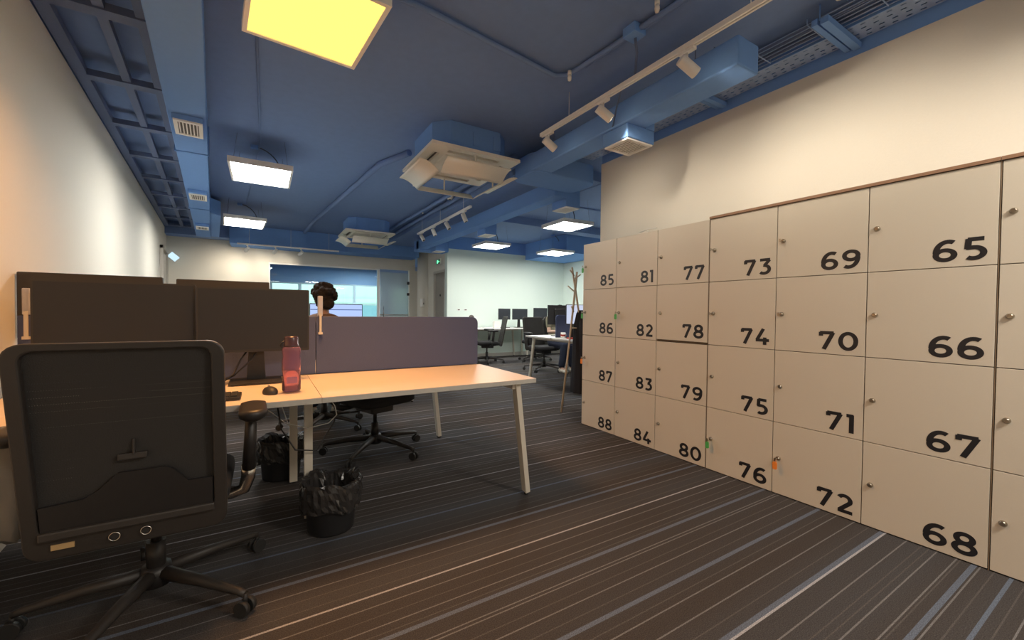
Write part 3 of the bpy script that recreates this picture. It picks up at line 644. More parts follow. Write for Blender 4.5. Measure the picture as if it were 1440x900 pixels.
# ================================================================== NEAR BENCH DESK
bd = thing('bench_desk', 'large four-place bench desk with orange-lit top and white angled legs', 'desk', (.2, 2.75, 0)); P0 = Vector((.2, 2.75, 0))
XL, XM, XR = -.955, .222, 1.376
for (y0, y1) in ((1.995, 2.735), (2.785, 3.52)):
    for x0, x1 in ((XL, XM-.001), (XM+.001, XR)):
        tp = off(MB().box(x0, x1, y0, y1, .737, .740)).build('desktop', MT['desktop'], bd)
        off(MB().box(x0, x1, y0, y1, .715, .737)).build('core_board', MT['deskedge'], tp)
off(MB().box(-.9, 1.25, 2.40, 2.44, .66, .715).box(-.9, 1.25, 3.07, 3.11, .66, .715)).build('beam', MT['leg'], bd)
def leg(p, q, w_, h): 
    off(MB().sweep_rect([p, q], w_, h, up=(1, 0, 0))).build('leg', MT['leg'], bd); 
    off(MB().cyl((q[0], q[1], 0), (q[0], q[1], q[2]+.004), .014)).build('foot', MT['rubber'], bd)
leg((1.27, 2.05, .715), (1.395, 2.12, .02), .05, .03)
leg((1.25, 3.42, .715), (1.34, 3.46, .02), .05, .03)
leg((-.85, 2.05, .715), (-.93, 2.12, .02), .05, .03)
leg((-.90, 3.42, .715), (-1.02, 3.46, .02), .05, .03)
off(MB().box(1.24, 1.29, 2.04, 3.44, .68, .715).box(-.87, -.82, 2.04, 3.44, .68, .715).box(.18, .23, 2.46, 3.0, .68, .715)).build('end_rail', MT['leg'], bd)
leg((.205, 2.46, .70), (.205, 2.46, .01), .05, .04)
leg((.165, 3.02, .70), (.165, 3.02, .01), .04, .045)
off(MB().box(.26, .46, 2.42, 2.50, .645, .70)).build('cable_tray', MT['leg'], bd)
off(MB().tube([(.30, 2.42, .66), (.33, 2.40, .61), (.34, 2.4, .56), (.30, 2.4, .52), (.2, 2.42, .50), (.1, 2.46, .53), (.02, 2.5, .6), (-.05, 2.5, .66)], .0025, 6)).build('cable', MT['white'], bd)
off(MB().tube([(.05, 2.5, .68), (.08, 2.45, .50), (.14, 2.4, .40), (.24, 2.4, .38), (.33, 2.42, .52), (.35, 2.45, .66)], .004, 6)).build('cable', MT['blackp'], bd)
# wire loops hanging into the rear bin are part of the wiring
off(MB().tube([(.12, 3.0, .68), (.10, 3.05, .5), (.14, 3.1, .36), (.20, 3.1, .30), (.17, 3.1, .36)], .003, 6)).build('cable', MT['white'], bd)

def divider(x0, x1, y, z0, z1, label, rc, bracket_x=None, th=.03, mt='screen_fabric'):
    dv = thing('desk_divider', label, 'divider', ((x0+x1)/2, y, z0), 0, 'slate purple desk dividers'); cx = (x0+x1)/2
    MB().prism(rrect(x0-cx, x1-cx, 0, z1-z0, .045, 6, rc), 'y', -th/2, th/2, True).build('panel', MT[mt], dv, bevel=.003)
    o = rrect(x0-cx-.001, x1-cx+.001, -.001, z1-z0+.001, .046, 6, rc); k = rrect(x0-cx+.004, x1-cx-.004, .004, z1-z0-.004, .042, 6, rc)
    m = MB()
    n = len(o)
    for s in range(n-1):
        m.add([(o[s][0], -.002, o[s][1]), (o[s+1][0], -.002, o[s+1][1]), (o[s+1][0], .002, o[s+1][1]), (o[s][0], .002, o[s][1])], [(0, 1, 2, 3)])
    m.build('edge_trim', MT['blackp'], dv)
    if bracket_x is not None:
        b = MB().box(bracket_x-cx-.013, bracket_x-cx+.013, -.022, .022, z1-z0+.004, z1-z0+.125).build('post_plate', MT['clear'], dv, bevel=.004)
        tag(b, 'pale translucent post plate')
        MB().box(bracket_x-cx-.006, bracket_x-cx+.006, -.026, -.0155, z1-z0-.10, z1-z0+.02).build('post_stem', MT['leg'], b)
        MB().box(bracket_x-cx-.012, bracket_x-cx+.012, -.028, -.0155, z1-z0-.108, z1-z0-.095).build('post_foot', MT['leg'], b)
    return dv
divider(XL, .268, 2.76, .742, 1.09, 'slate purple desk divider behind the two dark monitors', (0, 0, 0, 0), -.925)
divider(.272, 1.362, 2.76, .742, 1.09, 'slate purple desk divider with a rounded upper corner at the free desk end', (0, 0, 1, 0), .295)

# ------------------------------------------------------------------ monitors
def monitor(x, y, zb, W, H, rz, label, front='monscreen', back=False, deskz=.742, group='dark monitors', stand=True, sy=0.0):
    """x,y: base centre on desk; screen faces -Y before rotation"""
    t = thing('monitor', label, 'monitor', (x, y, deskz), rz, group); z0 = zb-deskz
    MB().prism(rrect(-W/2, W/2, z0, z0+H, .006, 3), 'y', -.022+sy, .0+sy).build('housing', MT['blackg'], t)
    MB().prism(rrect(-W/2+.12, W/2-.12, z0+.06, z0+H-.06, .02, 3), 'y', .0+sy, .03+sy).build('rear_bulge', MT['blackg'], t, bevel=.006)
    sc = MB().box(-W/2+.008, W/2-.008, -.0235+sy, -.022+sy, z0+.014, z0+H-.008).build('screen', MT[front], t)
    if stand:
        MB().prism([(-.045, 0), (.045, 0), (.030, z0+.10), (-.030, z0+.10)], 'y', .03+sy, .045+sy).build('neck', MT['blackp'], t, bevel=.003)
        MB().prism(rrect(-.12, .12, -.10, .10, .02, 3), 'z', 0, .012).build('base', MT['blackp'], t, bevel=.003)
    return t
monitor(-.575, 2.60, .915, .565, .335, 0, 'dark monitor directly behind the near mesh chair, left of the pair')
mB = monitor(-.035, 2.58, .905, .505, .335, 0, 'dark monitor right of the pair, beside the pink water bottle', sy=0)
MB().tube([(-.02, .05, .20), (-.07, .02, .12), (-.10, -.02, .05), (-.14, -.05, .02)], .004, 6).tube([(.02, .05, .2), (-.02, 0, .12), (-.10, .0, .04), (-.18, -.02, .012)], .004, 6).build('cable', MT['blackp'], mB)
monitor(-.77, 3.02, .97, .56, .335, PI, 'brownish monitor back rising behind the left of the two near dark monitors')
monitor(-.20, 3.02, .965, .46, .335, PI, 'low monitor back peeking out behind the near dark pair, against the end wall')

# ------------------------------------------------------------------ desk things
bt = thing('water_bottle', 'pink translucent water bottle with dark lid on the desk', 'bottle', (.112, 2.20, .742))
MB().lathe([(.001, .004), (.036, .004), (.040, .012), (.0405, .05), (.038, .075), (.038, .09), (.0405, .105), (.040, .15), (.036, .17), (.040, .185), (.040, .205), (.030, .218), (.029, .218), (.037, .203), (.037, .187), (.034, .17), (.037, .15), (.037, .012), (.001, .008)], n=32).build('body', MT['bottle'], bt)
MB().lathe([(.001, .009), (.0365, .010), (.0368, .10), (.001, .10)], n=24).build('water', mat('pink_water', (.92, .70, .70), .1, trans=.85, ior=1.33), bt)
MB().lathe([(.001, .262), (.026, .262), (.030, .255), (.030, .222), (.033, .220), (.033, .212), (.001, .212)], n=28).build('lid', mat('smoky_lid', (.06, .035, .05), .25), bt)
MB().tube([(-.030, 0, .24), (-.040, 0, .232), (-.046, 0, .218), (-.040, 0, .212)], .004, 6).build('lid_loop', MT['blackp'], bt)
MB().box(-.022, .022, -.0412, -.0405, .045, .075).build('label_print', mat('faint_bottle_print', (.40, .16, .24), .5), bt)
ms = thing('computer_mouse', 'small dark mouse left of the water bottle', 'mouse', (.025, 2.20, .742), .3)
MB().ball((0, 0, .006), .030, .048, .026, 16, 10).build('shell', MT['blackg'], ms); MB().box(-.003, .003, .012, .030, .026, .034).build('wheel', MT['chrome'], ms)
kb = thing('keyboard', 'dark keyboard partly hidden behind the near chair back', 'keyboard', (-.285, 2.16, .742))
MB().prism(rrect(-.20, .20, -.065, .065, .01, 3), 'z', 0, .014).build('body', MT['blackp'], kb, bevel=.002)
m = MB()
for r in range(5):
    for c in range(14): m.box(-.19+c*.0272, -.19+c*.0272+.023, -.055+r*.0225, -.055+r*.0225+.019, .014, .019)
tag(m.build('keys', MT['blackg'], kb), kind='stuff')

# ------------------------------------------------------------------ task chairs
def make_chair(label, group, loc, rz, detail=True, fabric_back='net'):
    t = thing('task_chair', label, 'chair', loc, rz, group)
    # forward is +Y; back reclines towards -Y
    def by(z): return -.285-(z-.37)*.20      # y of back plane at height z
    W = .245; zb, zt = .375, 1.03
    fr_ = MB()
    out = rrect(-W, W, zb, zt, .045, 5); inn = rrect(-W+.036, W-.036, zb+.075, zt-.022, .03, 5)
    n = len(out)
    for s, (yo, th) in enumerate(((0, .026),)):
        vo = [(x, by(z)-.012, z) for x, z in out]; vi = [(x, by(z)-.012, z) for x, z in inn]; vo2 = [(x, by(z)+.016, z) for x, z in out]; vi2 = [(x, by(z)+.016, z) for x, z in inn]
        fr_.add(vo+vi+vo2+vi2, [(i, (i+1) % n, n+(i+1) % n, n+i) for i in range(n)]+[(2*n+i, 3*n+i, 3*n+(i+1) % n, 2*n+(i+1) % n) for i in range(n)] +
                [(i, 2*n+i, 2*n+(i+1) % n, (i+1) % n) for i in range(n)]+[(n+i, n+(i+1) % n, 3*n+(i+1) % n, 3*n+i) for i in range(n)])
    fr_.build('back_frame', MT['chairframe'], t, bevel=.006)
    net = MB(); vs = []; nx_, nz_ = 8, 10
    for j in range(nz_+1):
        for i in range(nx_+1):
            x = -(W-.03)+2*(W-.03)*i/nx_; z = zb+.065+(zt-.02-zb-.065)*j/nz_; vs.append((x, by(z)+.004-.02*(1-(x/W)**2)*0+.012*math.sin(PI*j/nz_), z))
    net.add(vs, [(j*(nx_+1)+i, j*(nx_+1)+i+1, (j+1)*(nx_+1)+i+1, (j+1)*(nx_+1)+i) for j in range(nz_) for i in range(nx_)], True).build('back_mesh', MT[fabric_back], t)
    if detail:
        pts = [(-.205, .452), (.205, .452), (.205, .560), (.14, .562), (.105, .610), (.085, .622), (-.03, .622), (-.075, .575), (-.11, .553), (-.205, .545)]
        lp = MB().prism(pts, 'y', 0, .012); lp.v = [(x, by(z)-.010+y, z) for x, y, z in lp.v]; tag(lp.build('lumbar_panel', MT['blackp'], t), 'black stepped lumbar panel')
        hd = MB().box(-.03, .04, by(.67)-.002, by(.67)+.010, .660, .680).box(.005, .012, by(.70), by(.70)+.01, .675, .725); hd.build('lumbar_handle', MT['chairframe'], t, bevel=.003)
        for x in (-.045, .03):
            rg = MB(); rg.tube([(x+.013*math.cos(a), by(.42)-.018, .415+.013*math.sin(a)) for a in [2*PI*i/16 for i in range(17)]], .0022, 6, cap=False)
            tag(rg.build('screw_ring', MT['chrome'], t), 'bright ring around a back bolt')
            MB().cyl((x, by(.42)-.016, .415), (x, by(.42)-.012, .415), .010).build('bolt', MT['blackp'], t)
        sl = MB().box(-.185, -.135, by(.42)-.016, by(.42)-.011, .408, .424); tag(sl.build('adjuster_tab', mat('tan_tab', (.45, .30, .14), .5), t), 'tan adjuster tab')
        MB().box(-.21, .21, by(.455)-.022, by(.455)+.012, .440, .468).build('lower_rail', MT['chairframe'], t, bevel=.006)
    # spine to the seat mechanism
    MB().sweep_rect([(0, -.27, .42), (0, -.12, .40)], .20, .05).build('back_bracket', MT['blackp'], t, bevel=.006)
    # seat
    s = MB(); out = rrect(-.245, .245, -.235, .245, .09, 6)
    prof = [(.90, .405), (.99, .42), (1.0, .445), (.985, .468), (.93, .480), (.6, .478), (.0, .474)]; n = len(out); vs = []
    for k, z in prof: vs += [(x*k, y*k, z) for x, y in out]
    s.add(vs, [(j*n+i, j*n+(i+1) % n, (j+1)*n+(i+1) % n, (j+1)*n+i) for j in range(len(prof)-1) for i in range(n)]+[tuple(range(n))[::-1]], True).build('seat', MT['chairfabric'], t)
    MB().prism(rrect(-.20, .20, -.20, .18, .05), 'z', .392, .406).prism(rrect(-.10, .10, -.14, .12, .03), 'z', .335, .392).build('seat_mechanism', MT['blackp'], t, bevel=.005)
    MB().tube([(.10, .05, .37), (.25, .06, .372)], .006, 6).build('tilt_lever', MT['blackp'], t)
    for sx in (-1, 1):
        a = MB().tube([(sx*.16, -.04, .392), (sx*.24, -.05, .385), (sx*.285, -.06, .40), (sx*.30, -.07, .45), (sx*.302, -.08, .50)], [.012, .013, .014, .015, .016], 8, flat=1.7)
        ar = a.build('armrest', MT['chrome'] if detail else MT['blackp'], t)
        MB().tube([(sx*.303, -.085, .49), (sx*.312, -.11, .705)], [.024, .020], 10, flat=1.2).build('arm_sleeve', MT['blackp'], ar)
        pd = MB(); o = rrect(-.048, .048, -.12, .12, .046, 6); n = len(o); vs = []
        for k, z in ((.6, .700), (.95, .712), (1.0, .728), (.93, .740), (.6, .744), (.0, .744)): vs += [(sx*.318+x*k, -.09+y*(1-(1-k)*.4), z) for x, y in o]
        pd.add(vs, [(j*n+i, j*n+(i+1) % n, (j+1)*n+(i+1) % n, (j+1)*n+i) for j in range(5) for i in range(n)]+[tuple(range(n))[::-1]], True).build('arm_pad', MT['blackp'], ar)
    MB().cyl((0, 0, .12), (0, 0, .24), .030).cyl((0, 0, .24), (0, 0, .36), .016).build('gas_lift', MT['blackp'], t)
    MB().lathe([(.001, .145), (.045, .145), (.05, .12), (.05, .075), (.001, .075)], n=20).build('base_hub', MT['blackp'], t)
    for k in range(5):
        a = math.radians(-40+72*k); c, s_ = math.cos(a), math.sin(a)
        bl = MB(); pts = [(.03*c, .03*s_, .118), (.20*c, .20*s_, .105), (.36*c, .36*s_, .082), (.385*c, .385*s_, .074)]
        bl.tube(pts, [.026, .020, .014, .013], 8).build('base_leg', MT['chairframe'], t)
        cs = MB(); tx, ty = -s_, c
        for sg_ in (-1, 1): q = Vector((.385*c+tx*.016*sg_, .385*s_+ty*.016*sg_, .028)); cs.cyl(q-Vector((tx, ty, 0))*.009, q+Vector((tx, ty, 0))*.009, .028, n=16)
        cs.cyl((.385*c, .385*s_, .03), (.385*c, .385*s_, .078), .008, n=8).build('castor', MT['castor'], t)
    return t
make_chair('black mesh-backed task chair seen from behind at the near desk', None, (-.355, 2.04, 0), 0)
base_chair = make_chair('black task chair tucked under the far side of the near desk', 'black task chairs', (.76, 3.36, 0), math.radians(200), detail=False)
def put_chair(x, y, rz, label):
    c = copy_tree(base_chair); c.location = (x, y, 0); c.rotation_euler = (0, 0, math.radians(rz)); c['label'] = label; return c

# ------------------------------------------------------------------ waste bins
def waste_bin(x, y, label, tall=.29, rz=0):
    b = thing('waste_bin', label, 'bin', (x, y, 0), rz, 'black lined waste bins')
    MB().lathe([(.001, 0), (.108, 0), (.112, .01), (.130, tall-.01), (.133, tall), (.127, tall), (.106, .012), (.001, .012)], n=32).build('bucket', MT['bin'], b)
    m = MB(); n = 56; rr = random.Random(int(x*100)); vs = []
    prof = [(.08, .05), (.098, .12), (.108, tall-.07), (.114, tall-.035), (.120, tall-.003), (.133, tall+.010), (.140, tall-.004), (.142, tall-.03), (.143, tall-.06), (.141, tall-.09), (.139, tall-.115), (.136, tall-.13)]
    for i, (r, z) in enumerate(prof):
        for k in range(n):
            a = 2*PI*k/n; j = .006*math.sin(k*.9+i*1.1)+.005*math.sin(k*1.9-i*1.6)+.003*math.sin(k*3.3+i*2.9)+rr.uniform(-.0035, .0035); s_ = 1 if i >= 5 else -1.6
            jz = .012*math.sin(k*.34+1)+.006*math.sin(k*.8)+rr.uniform(-.002, .002)
            vs.append(((r+abs(j)*s_)*math.cos(a), (r+abs(j)*s_)*math.sin(a), z+jz*(0 if i < 3 else 1)))
    m.add(vs, [(i*n+k, i*n+(k+1) % n, (i+1)*n+(k+1) % n, (i+1)*n+k) for i in range(len(prof)-1) for k in range(n)], True)
    l = m.build('bin_liner', MT['binliner'], b); l.data.polygons.foreach_set('use_smooth', [False]*len(l.data.polygons))
    return b
waste_bin(.30, 2.30, 'black waste bin with shiny crumpled liner in front of the desk leg', .25)
waste_bin(.10, 3.18, 'black waste bin with pale-rimmed liner behind the middle desk legs', .25)

# ------------------------------------------------------------------ cloth bag at the left edge
cb = thing('cloth_bag', 'pale grey crumpled cloth bag at the left frame edge beside the chair', 'bag', (-.80, 2.16, 0))
m = MB(); n = 28; vs = []; rr = random.Random(5)
prof = [(.02, .30), (.07, .31), (.10, .36), (.125, .45), (.13, .55), (.115, .64), (.09, .69), (.06, .70), (.02, .69)]
for i, (r, z) in enumerate(prof):
    for k in range(n):
        a = 2*PI*k/n; j = .014*math.sin(k*1.4+i*.5)+.008*math.sin(k*2.9+i*1.7)
        vs.append(((r*1.15+j)*math.cos(a), (r*.6+j)*math.sin(a), z+.01*math.sin(k*2+i)))
m.add(vs, [(i*n+k, i*n+(k+1) % n, (i+1)*n+(k+1) % n, (i+1)*n+k) for i in range(len(prof)-1) for k in range(n)]+[tuple(range(n))[::-1], tuple(range(len(vs)-n, len(vs)))], True).build('bag_body', MT['bag'], cb)
MB().tube([(-.06, 0, .68), (-.04, .02, .712), (.04, .02, .712), (.06, 0, .68)], .006, 6).build('strap', MT['bag'], cb)

# ================================================================== SECOND BENCH (person working)
def simple_bench(x0, x1, y0, y1, label, legs=(), top='white'):
    b = thing('bench_desk', label, 'desk', ((x0+x1)/2, (y0+y1)/2, 0), 0); c = Vector(((x0+x1)/2, (y0+y1)/2, 0))
    ym = (y0+y1)/2
    def O(m): m.v = [tuple(Vector(v)-c) for v in m.v]; return m
    if y1-y0 > 1:
        for ya, yb in ((y0, ym-.02), (ym+.02, y1)): O(MB().box(x0, x1, ya, yb, .715, .74)).build('desktop', MT[top], b, bevel=.002)
    else: O(MB().box(x0, x1, y0, y1, .715, .74)).build('desktop', MT[top], b, bevel=.002)
    for p, q in legs:
        O(MB().sweep_rect([p, q], .045, .03, up=(1, 0, 0))).build('leg', MT['leg'], b); O(MB().cyl((q[0], q[1], 0), (q[0], q[1], q[2]), .012)).build('foot', MT['rubber'], b)
    O(MB().box(x0+.1, x1-.1, y0+.35, y0+.39, .67, .715)).build('beam', MT['leg'], b)
    if y1-y0 > 1: O(MB().box(x0+.10, x0+.14, y0+.05, y1-.05, .68, .715)).build('end_rail', MT['leg'], b)
    return b
simple_bench(-.9, 1.6, 4.92, 6.32, 'second bench desk beyond the near dividers, mostly hidden', [((-.8, 5.0, .715), (-.88, 5.0, .02)), ((1.5, 5.0, .715), (1.58, 5.0, .02)), ((-.8, 6.24, .715), (-.88, 6.24, .02)), ((1.5, 6.24, .715), (1.58, 6.24, .02))])
mp_ = monitor(.76, 5.40, .86, .60, .345, 0, 'lit pale blue monitor behind the seated person', front='screen_lit', group='lit monitors')
MB().box(-.29, .29, -.0245, -.0236, .388, .398).build('title_bar', MT['screen_bar'], mp_)
monitor(.08, 5.38, .86, .50, .33, 0, 'dark monitor left of the lit one at the second bench', group='dark monitors')
# ---- people
def capsule(m, pts, rs, n=12):
    for (p, q, r, s_) in zip(pts[:-1], pts[1:], rs[:-1], rs[1:]):
        m.tube([p, q], [r, s_], n); m.ball(p, r, n=n)
    m.ball(pts[-1], rs[-1], n=n)
def remesh(o, vox, it=4):
    r = o.modifiers.new('r', 'REMESH'); r.mode = 'VOXEL'; r.voxel_size = vox; r.use_smooth_shade = True
    s = o.modifiers.new('s', 'SMOOTH'); s.factor = .5; s.iterations = it
def person(loc, rz, label, skin, top, J, hairfn, short=True):
    p = thing('person', label, 'person', loc, rz)
    m = MB()
    H_ = Vector(J['head'])
    # head facing +Y
    Rh = Matrix.Rotation(J.get('headturn', 0), 3, 'Z')
    def h(x, y, z): return H_+Rh@Vector((x, y, z))
    m.ball(h(0, -.012, .02), .074, .092, .098, 20, 14, Rh); m.ball(h(0, .025, -.05), .056, .064, .062, 16, 10, Rh); m.ball(h(0, .055, -.085), .030, .026, .024, 10, 8)
    m.ball(h(0, .088, -.012), .011, .012, .024, 8, 8); m.ball(h(0, .097, -.030), .015, .013, .010, 8, 6)
    m.ball(h(0, .082, -.058), .022, .010, .006, 10, 6); m.ball(h(0, .081, -.067), .019, .010, .006, 10, 6)
    for s_ in (-1, 1):
        m.ball(h(s_*.076, -.008, -.01), .008, .018, .030, 8, 8); m.ball(h(s_*.034, .058, -.028), .022, .02, .018, 8, 6); m.ball(h(s_*.028, .078, .028), .02, .008, .006, 8, 6)
    nk = Vector(J['neck']); capsule(m, [H_+Vector((0, -.015, -.07)), nk], [.050, .054]); m.ball(nk+Vector((0, 0, -.05)), .10, .06, .05)
    tor = [Vector(q) for q in J['torso']]
    for q, (a, b_) in zip(tor, J['tr']): m.ball(q, a, b_, .10, 16, 10)
    for s_ in (-1, 1):
        sh, el, wr = [Vector((s_*q[0], q[1], q[2])) for q in J['arm']]
        capsule(m, [sh, sh.lerp(el, .5), el, el.lerp(wr, .3), wr], [.050, .044, .036, .036, .025])
        dr_ = (wr-el).normalized(); pc = wr+dr_*.05; m.ball(pc, .038, .048, .016, 12, 8)
        for k in range(4):
            b0 = wr+dr_*.085+Vector(((k-1.5)*.019, 0, 0)); ln = (.066, .076, .070, .055)[k]; d2 = (dr_+Vector((0, 0, -.25))).normalized(); d3 = (dr_+Vector((0, 0, -1.0))).normalized()
            capsule(m, [b0, b0+d2*ln*.5, b0+d2*ln*.5+d3*ln*.5], [.0085, .008, .007], 8)
        th0 = wr+dr_*.03+Vector((-s_*.034, 0, 0)); capsule(m, [th0, th0+dr_*.03+Vector((-s_*.02, 0, -.005)), th0+dr_*.055+Vector((-s_*.022, 0, -.012))], [.011, .010, .008], 8)
        hp, kn, an, to = [Vector((s_*q[0], q[1], q[2])) for q in J['leg']]
        capsule(m, [hp, hp.lerp(kn, .5), kn, kn.lerp(an, .35), an], [.085, .072, .056, .055, .038]); capsule(m, [an, to], [.036, .028])
    body = m.build('body', MT[skin], p); remesh(body, .0075, 3)
    # clothing shells
    m = MB()
    for q, (a, b_) in zip(tor, J['tr']): m.ball(q, a+.012, b_+.012, .105, 18, 10)
    for s_ in (-1, 1):
        sh, el, wr = [Vector((s_*q[0], q[1], q[2])) for q in J['arm']]
        if short: capsule(m, [sh, sh.lerp(el, .55)], [.064, .058])
        else: capsule(m, [sh, el, el.lerp(wr, .85)], [.062, .048, .036])
    o = m.build('top', MT[top], p); remesh(o, .012, 5)
    m = MB()
    for s_ in (-1, 1):
        hp, kn, an, to = [Vector((s_*q[0], q[1], q[2])) for q in J['leg']]
        capsule(m, [hp, hp.lerp(kn, .5), kn, an.lerp(kn, .15)], [.098, .086, .072, .066])
    m.ball(tor[0], J['tr'][0][0]+.016, J['tr'][0][1]+.016, .10, 16, 10)
    o = m.build('trousers', MT['trousers'], p); remesh(o, .012, 5)
    for s_ in (-1, 1):
        hp, kn, an, to = [Vector((s_*q[0], q[1], q[2])) for q in J['leg']]
        m = MB(); m.ball((an.x, an.y-.01, .055), .045, .055, .055); m.ball(((an.x+to.x)/2, (an.y+to.y)/2, .045), .048, .09, .043); m.ball((to.x, to.y+.01, .036), .046, .065, .034)
        m.v = [(a, b_, max(c, .006)) for a, b_, c in m.v]; o = m.build('shoe', MT['shoe'], p); remesh(o, .009, 3)
        e = MB().ball(h(s_*.031, .073, .004), .012).build('eye', MT['eye'], p)
    m = MB(); hairfn(m, h, Rh); o = m.build('hair', MT['hair'], p); remesh(o, .006, 1)
    d_ = o.modifiers.new('d', 'DISPLACE'); tx = bpy.data.textures.new('curls', 'CLOUDS'); tx.noise_scale = .018; d_.texture = tx; d_.strength = .016; d_.mid_level = .4
    return p
seated = dict(head=(0, .03, 1.235), neck=(0, .0, 1.085), torso=[(0, 0, .56), (0, -.01, .68), (0, -.01, .80), (0, -.005, .92), (0, 0, 1.0)],
              tr=[(.165, .125), (.150, .115), (.150, .11), (.165, .115), (.17, .095)], arm=[(.175, 0, 1.0), (.225, .08, .76), (.17, .32, .775)],
              leg=[(.09, .02, .54), (.11, .42, .52), (.11, .40, .09), (.12, .53, .045)])
def curly(m, h, R_):
    m.ball(h(0, -.03, .045), .098, .105, .098, 20, 12); rr = random.Random(2)
    for k in range(46):
        a = rr.uniform(0, 2*PI); e = rr.uniform(-.35, 1.4)
        q = (math.cos(a)*math.cos(e)*.10, math.sin(a)*math.cos(e)*.108-.03, math.sin(e)*.10+.045)
        if q[1] > .045 and q[2] < .075: continue
        m.ball(h(*q), rr.uniform(.020, .032), n=8, m=6)
    m.ball(h(.03, -.085, -.045), .06, .045, .055); m.ball(h(-.02, -.09, -.04), .06, .04, .05)
person((.50, 4.40, 0), math.radians(-8), 'person with short curly dark hair seen from behind, facing the lit monitor', 'skin', 'shirt', dict(seated, headturn=.12), curly)
put_chair(.50, 4.32, -8, 'black task chair under the person at the second bench')

# ================================================================== FAR OFFICE
simple_bench(3.76, 7.0, 4.38, 5.78, 'white bench desk whose end faces the walkway beside the lockers',
             [((3.90, 4.46, .715), (3.82, 4.42, .02)), ((3.88, 5.70, .715), (3.83, 5.75, .02)), ((5.6, 4.46, .715), (5.65, 4.42, .02)), ((5.6, 5.7, .715), (5.65, 5.75, .02))])
divider(3.86, 5.2, 5.08, .742, 1.09, 'slate blue divider with rounded corner on the walkway-end bench', (0, 0, 0, 1))
divider(5.25, 6.9, 5.08, .742, 1.09, 'slate blue divider farther right on the walkway-end bench', (0, 0, 0, 0))
monitor(4.20, 5.42, .93, .48, .32, PI, 'dark monitor back behind the slate blue divider at the walkway end', group='far dark monitors')
monitor(4.80, 5.42, .90, .48, .32, PI, 'second dark monitor back behind the slate blue divider', group='far dark monitors')
m2 = monitor(3.99, 4.78, .95, .30, .30, math.radians(-20), 'lit upright screen with white page beside the black coat', front='screen_white', group='lit monitors')
m2 = monitor(4.33, 4.82, .98, .30, .27, math.radians(-20), 'lit screen with pink page beside the black coat', front='screen_pink', group='lit monitors')
cu = thing('mug', 'small white and red mug on the walkway-end bench', 'mug', (3.90, 4.95, .742))
MB().lathe([(.001, .002), (.034, .002), (.036, .008), (.036, .085), (.032, .085), (.031, .01), (.001, .008)], n=20).build('body', MT['white'], cu); MB().tube([(.034, 0, .07), (.055, 0, .062), (.058, 0, .035), (.034, 0, .022)], .005, 6).build('handle', MT['white'], cu); MB().lathe([(.0365, .03), (.0365, .055)], n=20).build('band', MT['red'], cu)
bk = tag(MB().box(3.82, 4.02, 4.62, 4.76, .742, .765).build('book', MT['red'], bevel=.002), 'red book lying on the walkway-end bench', 'book')
ph = thing('desk_phone', 'dark desk phone on the walkway-end bench', 'phone', (4.05, 4.58, .742))
MB().prism([(-.08, 0), (.08, 0), (.08, .02), (-.08, .06)], 'y', -.07, .07).build('base', MT['blackp'], ph); MB().tube([(-.07, -.06, .075), (-.05, 0, .085), (-.07, .06, .075)], .014, 8).build('handset', MT['blackp'], ph)
for x, y, lb in ((4.12, 4.92, 'clear drinking glass with a spoon beside the mug'),):
    gl = thing('drinking_glass', lb, 'glass', (x, y, .742)); MB().lathe([(.001, .002), (.028, .002), (.034, .11), (.032, .11), (.026, .006), (.001, .006)], n=20).build('tumbler', MT['clear'], gl); MB().tube([(0, 0, .01), (.03, 0, .15)], .003, 6).build('spoon', MT['chrome'], gl)
jp = dict(seated); jp['head'] = (-.03, .10, 1.15); jp['neck'] = (-.02, .05, 1.02); jp['leg'] = [(.09, .02, .54), (.10, .40, .52), (.12, .34, .09), (.13, .47, .045)]
def shorthair(m, h, R_):
    m.ball(h(0, -.022, .042), .084, .098, .088, 20, 12); m.ball(h(0, -.06, -.01), .070, .055, .07)
person((4.88, 6.42, 0), math.radians(180), 'person in patterned olive shirt and navy trousers behind the far monitors', 'skin2', 'camo', jp, shorthair)
put_chair(4.66, 6.50, 180, 'black task chair under the person at the walkway-end bench')
simple_bench(3.95, 5.60, 8.45, 9.10, 'white desk with two dark monitors against the far green-white wall', [((5.48, 8.5, .715), (5.58, 8.48, .02)), ((4.05, 8.5, .715), (3.98, 8.48, .02)), ((5.48, 9.05, .715), (5.55, 9.08, .02))])
simple_bench(5.62, 7.1, 8.45, 9.10, 'white desk farther right against the far green-white wall', [((6.98, 8.5, .715), (7.06, 8.48, .02)), ((5.75, 9.0, .715), (5.75, 9.02, .02))])
monitor(5.05, 8.74, .94, .33, .27, 0, 'left dark monitor on the far wall desk', group='far dark monitors')
monitor(5.50, 8.74, .94, .44, .27, 0, 'right dark monitor on the far wall desk', group='far dark monitors')
monitor(6.14, 8.76, .95, .42, .29, 0, 'dark monitor on the far right wall desk beside the divider', group='far dark monitors')
pt = tag(MB().box(4.72, 4.88, 8.62, 8.72, .742, .90).box(4.735, 4.865, 8.635, 8.705, .90, .91).build('paper_box', MT['paper'], bevel=.003), 'white paper box left of the far monitors', 'box')
put_chair(4.22, 8.05, 70, 'black task chair turned sideways at the far wall desk')
put_chair(5.40, 7.90, 20, 'black task chair facing the far wall desk, behind the bench end')
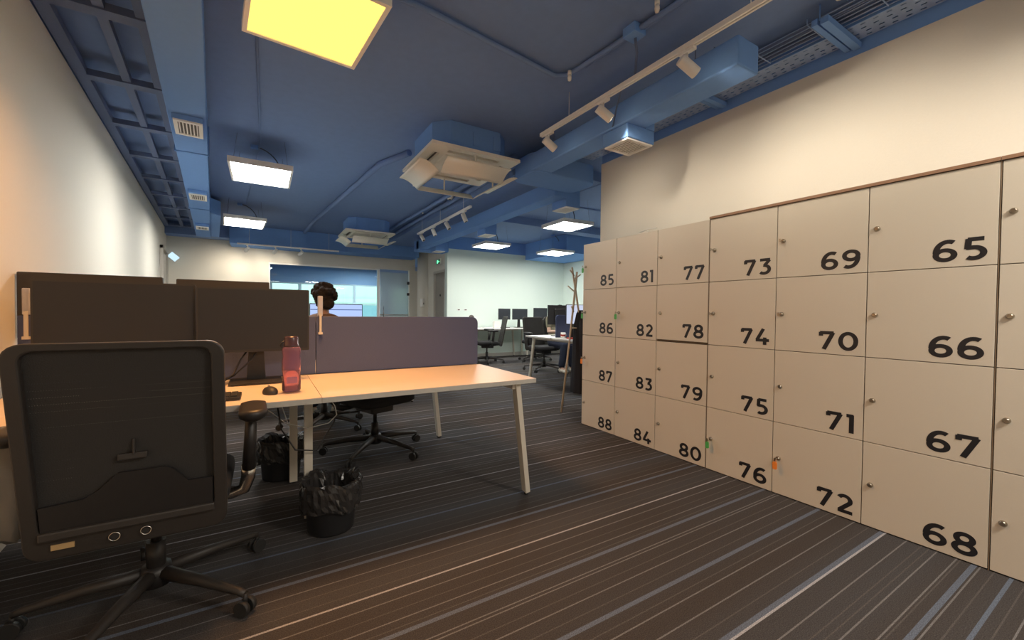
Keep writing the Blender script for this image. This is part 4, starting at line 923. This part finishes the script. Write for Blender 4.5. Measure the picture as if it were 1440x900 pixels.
mg = thing('desk_ornament', 'small white stand with a dark top on the far desk at the left', 'desk item', (4.22, 8.85, .742)); MB().lathe([(.001, .0), (.05, 0), (.05, .01), (.012, .02), (.012, .2), (.001, .2)], n=16).build('stand', MT['white'], mg); MB().ball((0, 0, .25), .07, .02, .06).build('head', MT['grille'], mg)
# coat rack with coat
cr = thing('coat_rack', 'pale wooden stick coat rack beside the end of the lockers', 'coat rack', (3.12, 3.74, 0))
for a, b_ in (((-.24, -.07, 0), (.06, .05, 1.55)), ((.20, -.12, 0), (-.03, .03, 1.66)), ((.02, .24, 0), (-.03, -.06, 1.60))):
    MB().tube([a, b_], .011, 10).build('pole', MT['stick'], cr)
for z, dx, dy in ((1.60, -.10, -.02), (1.42, -.09, .03), (1.56, .09, .02), (1.18, -.08, -.03)):
    MB().tube([(-.02, 0, z-.04), (dx, dy, z+.02)], .008, 8).build('peg', MT['stick'], cr)
MB().tube([(.03*math.cos(a), .03*math.sin(a), .95) for a in [2*PI*i/16 for i in range(17)]], .008, 8).build('joint_ring', MT['stick'], cr)
ct = thing('coat', 'long black coat hanging from the coat rack', 'coat', (3.185, 3.72, 0))
m = MB(); n = 24; vs = []
for i, (r, z) in enumerate([(.02, 1.16), (.045, 1.12), (.075, 1.0), (.085, .8), (.09, .6), (.10, .4), (.105, .2), (.10, .19), (.03, .20)]):
    for k in range(n):
        a = 2*PI*k/n; j = .012*math.sin(k*2.1+i*.2); vs.append(((r*.8+j)*math.cos(a), (r*1.1+j)*math.sin(a), z))
m.add(vs, [(i*n+k, i*n+(k+1) % n, (i+1)*n+(k+1) % n, (i+1)*n+k) for i in range(8) for k in range(n)]+[tuple(range(n))[::-1]], True).build('coat_body', MT['coat'], ct)
MB().tube([(-.03, -.07, 1.04), (-.04, -.09, .8), (-.04, -.095, .55)], [.035, .035, .03], 10).build('sleeve', MT['coat'], ct)
MB().tube([(-.01, -.075, 1.12), (0, -.10, 1.14), (.03, -.08, 1.12)], .014, 8).build('collar', MT['coat'], ct)
